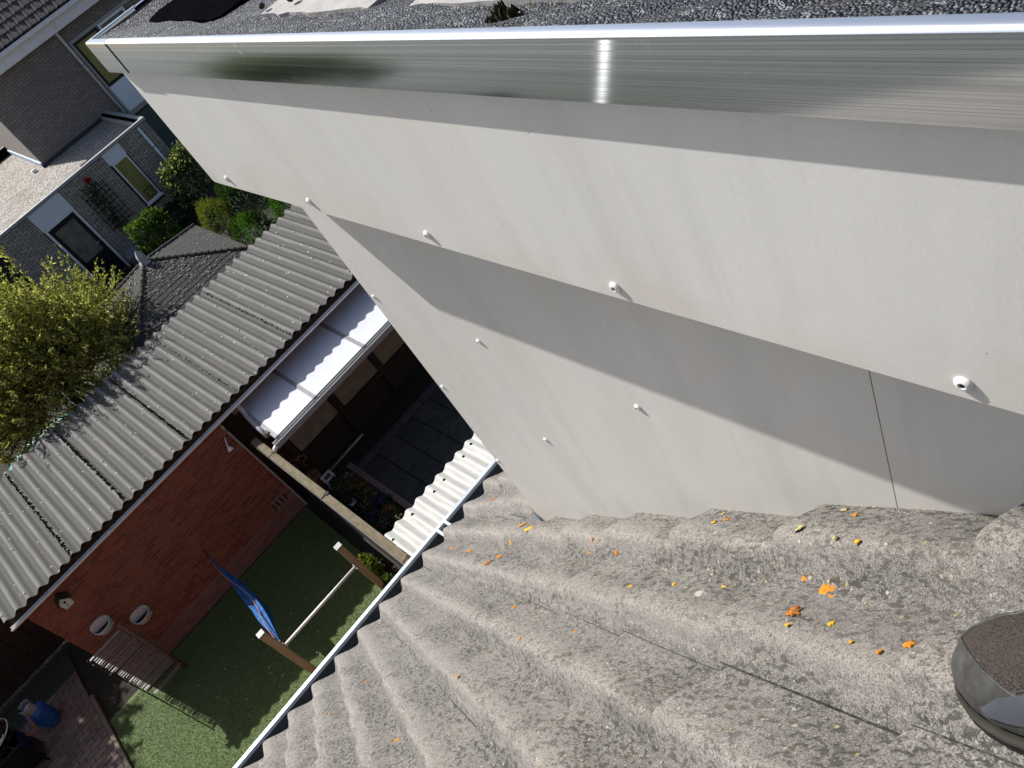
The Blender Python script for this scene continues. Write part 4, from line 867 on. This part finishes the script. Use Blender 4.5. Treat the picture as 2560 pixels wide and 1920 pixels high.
# flower bed of the neighbour
fb = MB().box(.53, 1.12, 8.2, 10.3, .013, .10).build('flower_bed', 'soil'); struct(fb)
me = MB().bbox(-.05, .05, -.1, .1, 0, .10, .006); me = mesh('edging_brick', me.v, me.f); me.materials.append(MATS['edge_brick'])
for i in range(10): link('edging_brick', me, None, fb, (1.165, 8.3 + i * .205, .05), (0, 0, random.uniform(-.03, .03)))
spots = [(.70, 8.55, 'leaf_green', 'petal', 'dark green'), (.92, 8.65, 'leaf_lime', 'petal_pink', 'pink flowered'), (.74, 8.85, 'leaf_green', 'petal_blue', 'violet blue'), (1.0, 8.95, 'leaf_dark', 'petal_blue', 'deep blue'), (.82, 9.1, 'leaf_pale', 'petal', 'silvery'), (.98, 9.2, 'leaf_green', 'petal', 'white flecked'), (.72, 9.35, 'leaf_dark', 'petal', 'dark'), (.95, 9.48, 'leaf_lime', 'petal_pink', 'orange'), (.80, 9.65, 'leaf_lime', 'petal', 'yellow green'), (.98, 9.80, 'leaf_pale', 'petal', 'grey leaved'), (.82, 9.95, 'leaf_green', 'petal', 'low green'), (.88, 8.4, 'leaf_dark', 'petal', 'shaded')]
names = ['nearest the white lean-to roof', 'beside the brick edging, next to the lean-to roof', 'by the mossy fence rail', 'against the brick edging', 'in the middle of the bed', 'beside the ring shaped pot', 'close to the mossy fence rail, near the star', 'at the far part of the edging', 'at the far part of the bed', 'at the far corner of the edging', 'farthest along the bed, below the lantern', 'half under the white lean-to roof']
for (x, y, lm, pm, adj), wh in zip(spots, names):
    t = bush('flower_plant', f'small {adj} flower clump {wh}', 'flower', (x, y, .20), (.12, .11, .14), 260, .06, .022, lm, 'flower clumps in the neighbour bed', base=(x, y, .09))
    n = 80; p = np.array([x, y, .30]) + rng.normal(0, 1, (n, 3)) * np.array([.06, .055, .035]); leaves(p, rng.normal(size=(n, 3)) + np.array([0, 0, .8]), .032, .026, pm, 'blossoms', t)
o = thing('lantern', 'small white metal garden lantern in the flower bed beside the fence', 'lantern', (.80, 10.12, .103))
x, y = .80, 10.12
for dx, dy in ((-.07, -.07), (.07, -.07), (-.07, .07), (.07, .07)): MB().bbox(x + dx - .012, x + dx + .012, y + dy - .012, y + dy + .012, .125, .36, .002).build('corner_post', 'white_paint', o)
for z in (.13, .36):
    for a_ in ((x - .095, x + .095, y - .095, y - .06), (x - .095, x + .095, y + .06, y + .095), (x - .095, x - .06, y - .0595, y + .0595), (x + .06, x + .095, y - .0595, y + .0595)): MB().bbox(*a_, z, z + .022, .003).build('rim', 'white_paint', o)
MB().box(x - .085, x + .085, y - .085, y + .085, .104, .128).build('base', 'planter_grey', o)
MB().box(x - .058, x + .058, y - .058, y + .058, .153, .359).build('glass', 'glass_grey', o)
o = thing('ring_pot', 'small cream ring shaped pot on the flower bed edging', 'pot', (1.04, 9.32, .10))
MB().lathe([(.04, .102), (.052, .13), (.056, .20), (.048, .205), (.036, .20), (.034, .14), (.002, .135)], (1.04, 9.32, 0), (0, 0, 1), 18).build('bowl', 'stone_white', o, True)
mb = MB()
for k in range(7):
    a = k * .9; mb.add([(.72, 9.28, .33), (.72 + .03 * math.cos(a + .5), 9.28 + .03 * math.sin(a + .5), .335), (.72 + .085 * math.cos(a), 9.28 + .085 * math.sin(a), .35 + .02 * (k % 2)), (.72 + .03 * math.cos(a - .5), 9.28 + .03 * math.sin(a - .5), .335)], [(0, 1, 2, 3)])
o = mb.build('lily_bloom', 'stone_white', None, loc=(.72, 9.28, .33)); tag(o, 'large cream star shaped bloom above the flower bed', 'flower')
t = bush('pink_geranium', 'potted geranium with pink red blooms beyond the mossy fence rail', 'flower', (.68, 10.42, .62), (.12, .12, .12), 200, .06, .04, 'leaf_dark', base=(.68, 10.42, .36))
n = 90; leaves(np.array([.68, 10.42, .70]) + rng.normal(0, .045, (n, 3)), rng.normal(size=(n, 3)) + np.array([0, 0, 1]), .045, .035, 'petal_pink', 'blossoms', t)
MB().lathe([(.08, .02), (.11, .35), (.12, .37), (.10, .37), (.09, .33), (.01, .33)], (.68, 10.42, 0), (0, 0, 1), 16).build('pot', 'terracotta', t, True)
# trampoline behind the shed
tr = thing('trampoline', 'round trampoline with teal edge pad behind the shed at the left', 'trampoline', (-2.2, 15.9, .003))
cx, cy = -1.95, 15.75
P = [[(cx + r * math.cos(t), cy + r * math.sin(t), z) for t in [2 * math.pi * k / 48 for k in range(49)]] for r, z in ((.70, 1.18), (.74, 1.21), (.86, 1.22), (.96, 1.20), (.97, 1.17))]
MB().grid([r[::-1] for r in P]).build('edge_pad', 'teal_pad', tr, True)
MB().lathe([(.71, 1.175), (.70, 1.18)], (cx, cy, 0), (0, 0, 1), 48).build('mat', 'tramp_grey', tr)
for k in range(6): MB().tube([(cx + .9 * math.cos(k * 1.047), cy + .9 * math.sin(k * 1.047), .003), (cx + .9 * math.cos(k * 1.047), cy + .9 * math.sin(k * 1.047), 1.17)], .02, 8).build('leg', 'steel', tr)
# ------------------------------------------------------------------ gazebo
gz_ = thing('gazebo', 'square gazebo with dark shingled pyramid roof and metal cap', 'gazebo', (1.69, 15.0, .003))
gx0, gx1, gy0, gy1, ze, ap = .42, 2.97, 13.72, 16.28, 2.30, (1.66, 15.0, 2.88)
c4 = [(gx0, gy0, ze), (gx1, gy0, ze), (gx1, gy1, ze), (gx0, gy1, ze)]
MB().add(c4 + [ap], [(0, 1, 4), (1, 2, 4), (2, 3, 4), (3, 0, 4), (3, 2, 1, 0)]).build('roof_deck', 'underlay', gz_)
for f in range(4):   # shingle strips, each with its own overlapping butt edge
    A, Bv, T = Vector(c4[f]), Vector(c4[(f + 1) % 4]), Vector(ap); nrm = (Bv - A).cross(T - A).normalized(); ns = 12
    for k in range(ns):
        u0, u1 = k / ns, min(.995, (k + 1) / ns + .02)
        a0, b0, a1, b1 = A.lerp(T, u0), Bv.lerp(T, u0), A.lerp(T, u1), Bv.lerp(T, u1); lo = nrm * .013; hi = nrm * .005
        dn = ((A + Bv) / 2 - T).normalized() * .02
        mb = MB().add([a0 + lo + dn, b0 + lo + dn, b1 + hi, a1 + hi, a0 + hi * .4 + dn, b0 + hi * .4 + dn], [(0, 1, 2, 3), (4, 5, 1, 0)]); mb.build('shingle_strip', 'shingle', gz_)
    mb = MB(); 
    for q in range((300, 120, 40, 160)[f]):   # moss crumbs
        r1, r2 = rng.random(), rng.random() ** 1.3
        p = A.lerp(Bv, r1).lerp(T, r2) + nrm * .019; r = rng.uniform(.010, .036); e1 = (Bv - A).normalized() * r; e2 = nrm.cross(e1)
        mb.add([p - e1, p + e1 * .9 - e2 * .4, p + e2, p + nrm * r * .12 + e2 * .2], [(0, 1, 3), (1, 2, 3), (2, 0, 3)])
    stuff(mb.build('moss_crumbs', 'shingle_moss', gz_))
    # hip cap
    e = (T - A); pts_ = []
    for k in range(16):
        p0, p1 = A.lerp(T, k / 16), A.lerp(T, (k + 1.15) / 16); MB().tube([p0 + Vector((0, 0, .018)), p1 + Vector((0, 0, .008))], [.036, .031], 8).build('hip_tile', 'shingle', gz_)
    MB().box(*(sorted((A.x, Bv.x)) if f % 2 == 0 else (A.x - .012, A.x + .012)), *(sorted((A.y, Bv.y)) if f % 2 else (A.y - .012, A.y + .012)), ze - .14, ze - .004).build('eaves_board', 'red_board', gz_)
MB().lathe([(.17, 2.80), (.15, 2.87), (.11, 2.90), (.10, 2.99), (.04, 3.08), (.004, 3.12)], (ap[0], ap[1], 0), (0, 0, 1), 4).build('roof_cap', 'trim_grey', gz_)
for x, y in ((.6, 13.9), (2.8, 13.9), (.6, 16.1), (2.8, 16.1)): MB().bbox(x - .05, x + .05, y - .05, y + .05, .004, 2.29, .004).build('post', 'wood_dark', gz_)
# ------------------------------------------------------------------ neighbour house with flat annex
nh = thing('neighbour_house', 'dark brick neighbour house with white eaves and flat gravel annex', 'house', (4.5, 27, 0))
YA = 23.53
holes = [(1.27, 2.275, 0, 2.65), (3.68, 4.265, .86, 2.62)]
MB().box(-2.0, 5.19, YA + .008, YA + .22, .003, 2.60).build('annex_wall', 'mortar_dark', nh)
bricks(nh, .2, 5.2, .05, 2.60, YA, .205, .050, .013, .0135, 'brick_taupe', holes=holes, key=lambda t: -t[2] + (.9 if t[0] < .6 else 0))
MB().box(4.98, 5.188, YA + .22, 26.88, .003, 2.60).build('annex_side_wall', 'brick_taupe', nh)
MB().add([(-2, YA + .05, 2.50), (5.15, YA + .05, 2.50), (5.15, 26.95, 2.50), (-2, 26.95, 2.50)], [(0, 1, 2, 3)]).build('gravel_roof', 'gravel', nh)
MB().add([(-2, 26.951, 2.50), (2.9, 26.951, 2.50), (2.9, 31.3, 2.50), (-2, 31.3, 2.50)], [(0, 1, 2, 3)]).build('gravel_roof', 'gravel', nh)
MB().bbox(-2, 5.23, YA - .04, YA + .08, 2.602, 2.685, .006).build('roof_edge', 'trim_grey', nh)
MB().bbox(5.11, 5.23, YA + .081, 26.86, 2.603, 2.684, .006).build('roof_edge', 'trim_grey', nh)
MB().box(5.04, 5.108, YA + .09, 26.85, 2.48, 2.66).build('upstand', 'rubber_shade_black', nh); MB().box(-2, 5.03, YA + .085, YA + .11, 2.48, 2.63).build('upstand', 'trim_grey', nh)
MB().box(-2, 2.84, 31.25, 31.33, 2.3, 2.75).build('upstand', 'rubber_shade_black', nh); MB().bbox(-2, 2.84, 31.331, 31.45, 2.4, 2.77, .005).build('roof_edge', 'trim_grey', nh)
# upper storey
MB().box(2.86, 13, 26.9, 33.6, .003, 5.05).build('upper_wall', 'brick_far', nh)
MB().box(2.848, 2.8585, 26.902, 33.6, .003, 5.05).build('gable_wall', 'brick_side', nh)
MB().box(2.80, 2.8475, 26.86, 31.2, 2.45, 2.66).build('flashing', 'lead', nh); MB().box(2.80, 5.0, 26.86, 26.899, 2.45, 2.60).build('flashing', 'zinc_dark_shade', nh)
MB().bbox(2.55, 13, 26.48, 26.898, 4.955, 5.30, .006).build('eaves_board', 'white_paint', nh); MB().bbox(2.6, 13, 26.84, 26.8985, 4.90, 4.954, .004).build('eaves_moulding', 'trim_grey', nh)
MB().bbox(2.5, 13, 26.34, 26.478, 5.245, 5.36, .008).build('gutter', 'white_paint', nh)
MB().prism([(26.42, 5.38), (30.2, 5.38 + .84 * 3.78), (30.2, 5.3 + .84 * 3.78), (26.42, 5.30)], 0, 2.55, 13).build('roof_deck', 'underlay', nh)
mb = MB(); tw_ = .30
P = [[(x, y_, z_) for x in [tw_ * i / 8 for i in range(9)]] for y_, z_ in ((.02, -.035), (0, -.03), (0, .0), (.36 * .766, .36 * .643 - .03))]
P = [[(q[0], q[1], q[2] + (.012 if 1 <= i <= 2 else 0) + (.0 if i not in (0, 8) else -.02)) for i, q in enumerate(r)] for r in P]
mb.grid(P); me = mesh('roof_tile', mb.v, mb.f); me.materials.append(MATS['far_tile'])
for r in range(9):
    for c in range(16):
        link('roof_tile', me, None, nh, (3.6 + c * tw_ + (r % 2) * .15, 26.40 + r * .235, 5.43 + r * .235 * .84), (0, random.uniform(-.01, .01), random.uniform(-.008, .008)))
# facade pieces on the upper wall
def pane(x0, x1, z0, z1, y, fr, frame_mat, glass_mat, name='window', sill=False, parent=nh):
    w_ = MB(); 
    w_.box(x0, x0 + fr, y - .03, y + .002, z0, z1); f = w_.build(name, frame_mat, parent)
    MB().box(x1 - fr, x1, y - .03, y + .002, z0, z1).build('jamb', frame_mat, f); MB().box(x0 + fr + .0005, x1 - fr - .0005, y - .03, y + .002, z1 - fr, z1).build('head', frame_mat, f); MB().box(x0 + fr + .0005, x1 - fr - .0005, y - .03, y + .002, z0, z0 + fr).build('bottom_rail', frame_mat, f)
    MB().box(x0 + fr - .003, x1 - fr + .003, y - .012, y - .004, z0 + fr - .003, z1 - fr + .003).build('glass', glass_mat, f)
    if sill: MB().bbox(x0 - .03, x1 + .03, y - .09, y - .031, z0 - .035, z0 + .012, .004).build('sill', 'white_paint', f)
    return f
MB().box(5.70, 5.765, 26.86, 26.897, .4, 4.56).build('mullion', 'trim_grey', nh)
pane(5.766, 6.60, 3.08, 4.47, 26.89, .075, 'door_navy', 'glass_green'); MB().box(5.766, 8.0, 26.86, 26.8965, 4.471, 4.56).build('lintel', 'trim_grey', nh)
MB().bbox(5.766, 6.60, 26.865, 26.897, 2.33, 3.06, .004).build('infill_panel', 'white_panel', nh); MB().bbox(5.766, 6.6, 26.84, 26.8975, 2.24, 2.328, .004).build('ledge', 'white_paint', nh)
pane(6.66, 7.6, 3.08, 4.47, 26.888, .06, 'white_paint', 'glass_grey'); MB().bbox(6.66, 7.6, 26.866, 26.8972, 2.33, 3.06, .004).build('infill_panel', 'white_panel', nh)
MB().box(5.766, 7.6, 26.868, 26.8968, 2.10, 2.238).build('transom', 'trim_grey', nh); pane(5.768, 7.6, .1, 2.098, 26.892, .05, 'door_navy', 'glass_teal', 'patio_door')
p_ = MB().tube([(5.62, 26.45, 5.26), (5.62, 26.50, 5.05), (5.62, 26.84, 4.90), (5.62, 26.84, 2.3)], .042, 10).build('downpipe', 'white_paint', nh, True); MB().tube([(5.62, 26.84, 3.9), (5.62, 26.84, 3.95)], .05, 10).build('pipe_clip', 'trim_grey', p_)
# annex window, door, panels
win = pane(3.735, 4.225, .93, 2.262, YA - .002, .045, 'white_paint', 'glass_green', 'window', True)
MB().bbox(3.69, 4.255, YA - .012, YA + .02, 2.265, 2.60, .003).build('infill_panel', 'white_panel', nh)
mb = MB(); orn = [(.0, .10), (.05, .13), (.10, .11), (.10, .05), (.06, .02), (.10, -.03), (.09, -.10), (.03, -.11), (0, -.06), (-.03, -.11), (-.09, -.10), (-.10, -.03), (-.06, .02), (-.10, .05), (-.10, .11), (-.05, .13)]
mb.tube([(4.02 + q[0] * 1.2, YA - .022, 1.14 + q[1] * 1.1) for q in orn + orn[:1]], .010, 6); mb.build('window_ornament', 'dark_hole', win)
MB().bbox(1.28, 2.265, YA - .014, YA + .02, 2.075, 2.63, .003).build('infill_panel', 'white_panel', nh)
dr = MB().bbox(1.37, 2.18, YA - .03, YA + .012, .03, 2.03, .004).build('door', 'door_navy', nh)
for a_ in ((1.30, 1.367, .02, 2.07), (2.183, 2.25, .02, 2.07)): MB().box(a_[0], a_[1], YA - .045, YA + .014, a_[2], a_[3]).build('door_frame', 'white_paint', nh)
MB().box(1.3675, 2.1825, YA - .045, YA + .014, 2.033, 2.07).build('door_frame', 'white_paint', nh)
MB().box(1.47, 2.07, YA - .036, YA - .031, .84, 1.90).build('glass', 'glass_grey', dr); MB().box(1.4, 2.15, YA - .06, YA - .031, .04, .075).build('threshold', 'steel', dr)
MB().tube([(2.13, YA - .03, 1.06), (2.13, YA - .075, 1.06), (2.02, YA - .08, 1.06)], .011, 8).build('handle', 'steel', dr, True)
p_ = MB().tube([(4.905, YA - .05, 2.57), (4.905, YA - .05, .4)], .036, 10).build('downpipe', 'white_panel', nh, True); MB().tube([(4.905, YA - .05, 1.95), (4.905, YA - .05, 1.99)], .043, 10).build('pipe_clip', 'trim_grey', p_)
tl = thing('rose_trellis', 'dark wooden trellis with climbing rose on the annex wall', 'trellis', (2.95, YA - .04, 1.0))
for i in range(6): MB().box(2.60 + i * .135, 2.615 + i * .135, YA - .045, YA - .032, .98, 2.25).build('lath', 'wood_dark', tl)
for i in range(9): MB().box(2.58, 3.31, YA - .031, YA - .019, 1.02 + i * .14, 1.035 + i * .14).build('lath', 'wood_dark', tl)
t = thing('climbing_rose', 'climbing rose with one deep red bloom at the top of the trellis', 'rose', (2.9, YA - .12, .6))
MB().tube([(2.85, YA - .1, .05), (2.8, YA - .08, 1.0), (2.92, YA - .09, 1.7), (2.98, YA - .10, 2.33)], [.016, .014, .011, .007], 7).build('stem', 'bark', t, True)
n = 300; ty = rng.uniform(0, 1, n); p = np.stack([2.78 + .15 * ty + rng.normal(0, .12, n), np.full(n, YA - .10) + rng.normal(0, .05, n), .9 + 1.4 * ty], 1); leaves(p, rng.normal(size=(n, 3)), .08, .05, 'leaf_dark', 'foliage', t)
n = 90; leaves(np.array([2.985, YA - .12, 2.38]) + rng.normal(0, .028, (n, 3)), rng.normal(size=(n, 3)) + np.array([0, -.3, .5]), .06, .05, 'petal_red', 'bloom', t)
o = thing('water_tub', 'round grey tub beside the navy door, under the green bush', 'tub', (2.48, 23.2, .003))
MB().lathe([(.18, .004), (.23, .3), (.24, .42), (.225, .42), (.21, .36), (.01, .36)], (2.48, 23.2, 0), (0, 0, 1), 20).build('body', 'grey_frame', o, True)
o = MB().bbox(2.50, 2.64, 27.08, 27.22, 2.503, 2.60, .02).build('vent_block', 'white_paint', None, loc=(2.57, 27.15, 2.5)); tag(o, 'small white vent block standing on the gravel roof', 'vent')
lw2 = MB().box(-6, 2.7, 31.6, 60, .002, .012).build('far_lawn', 'turf'); struct(lw2)
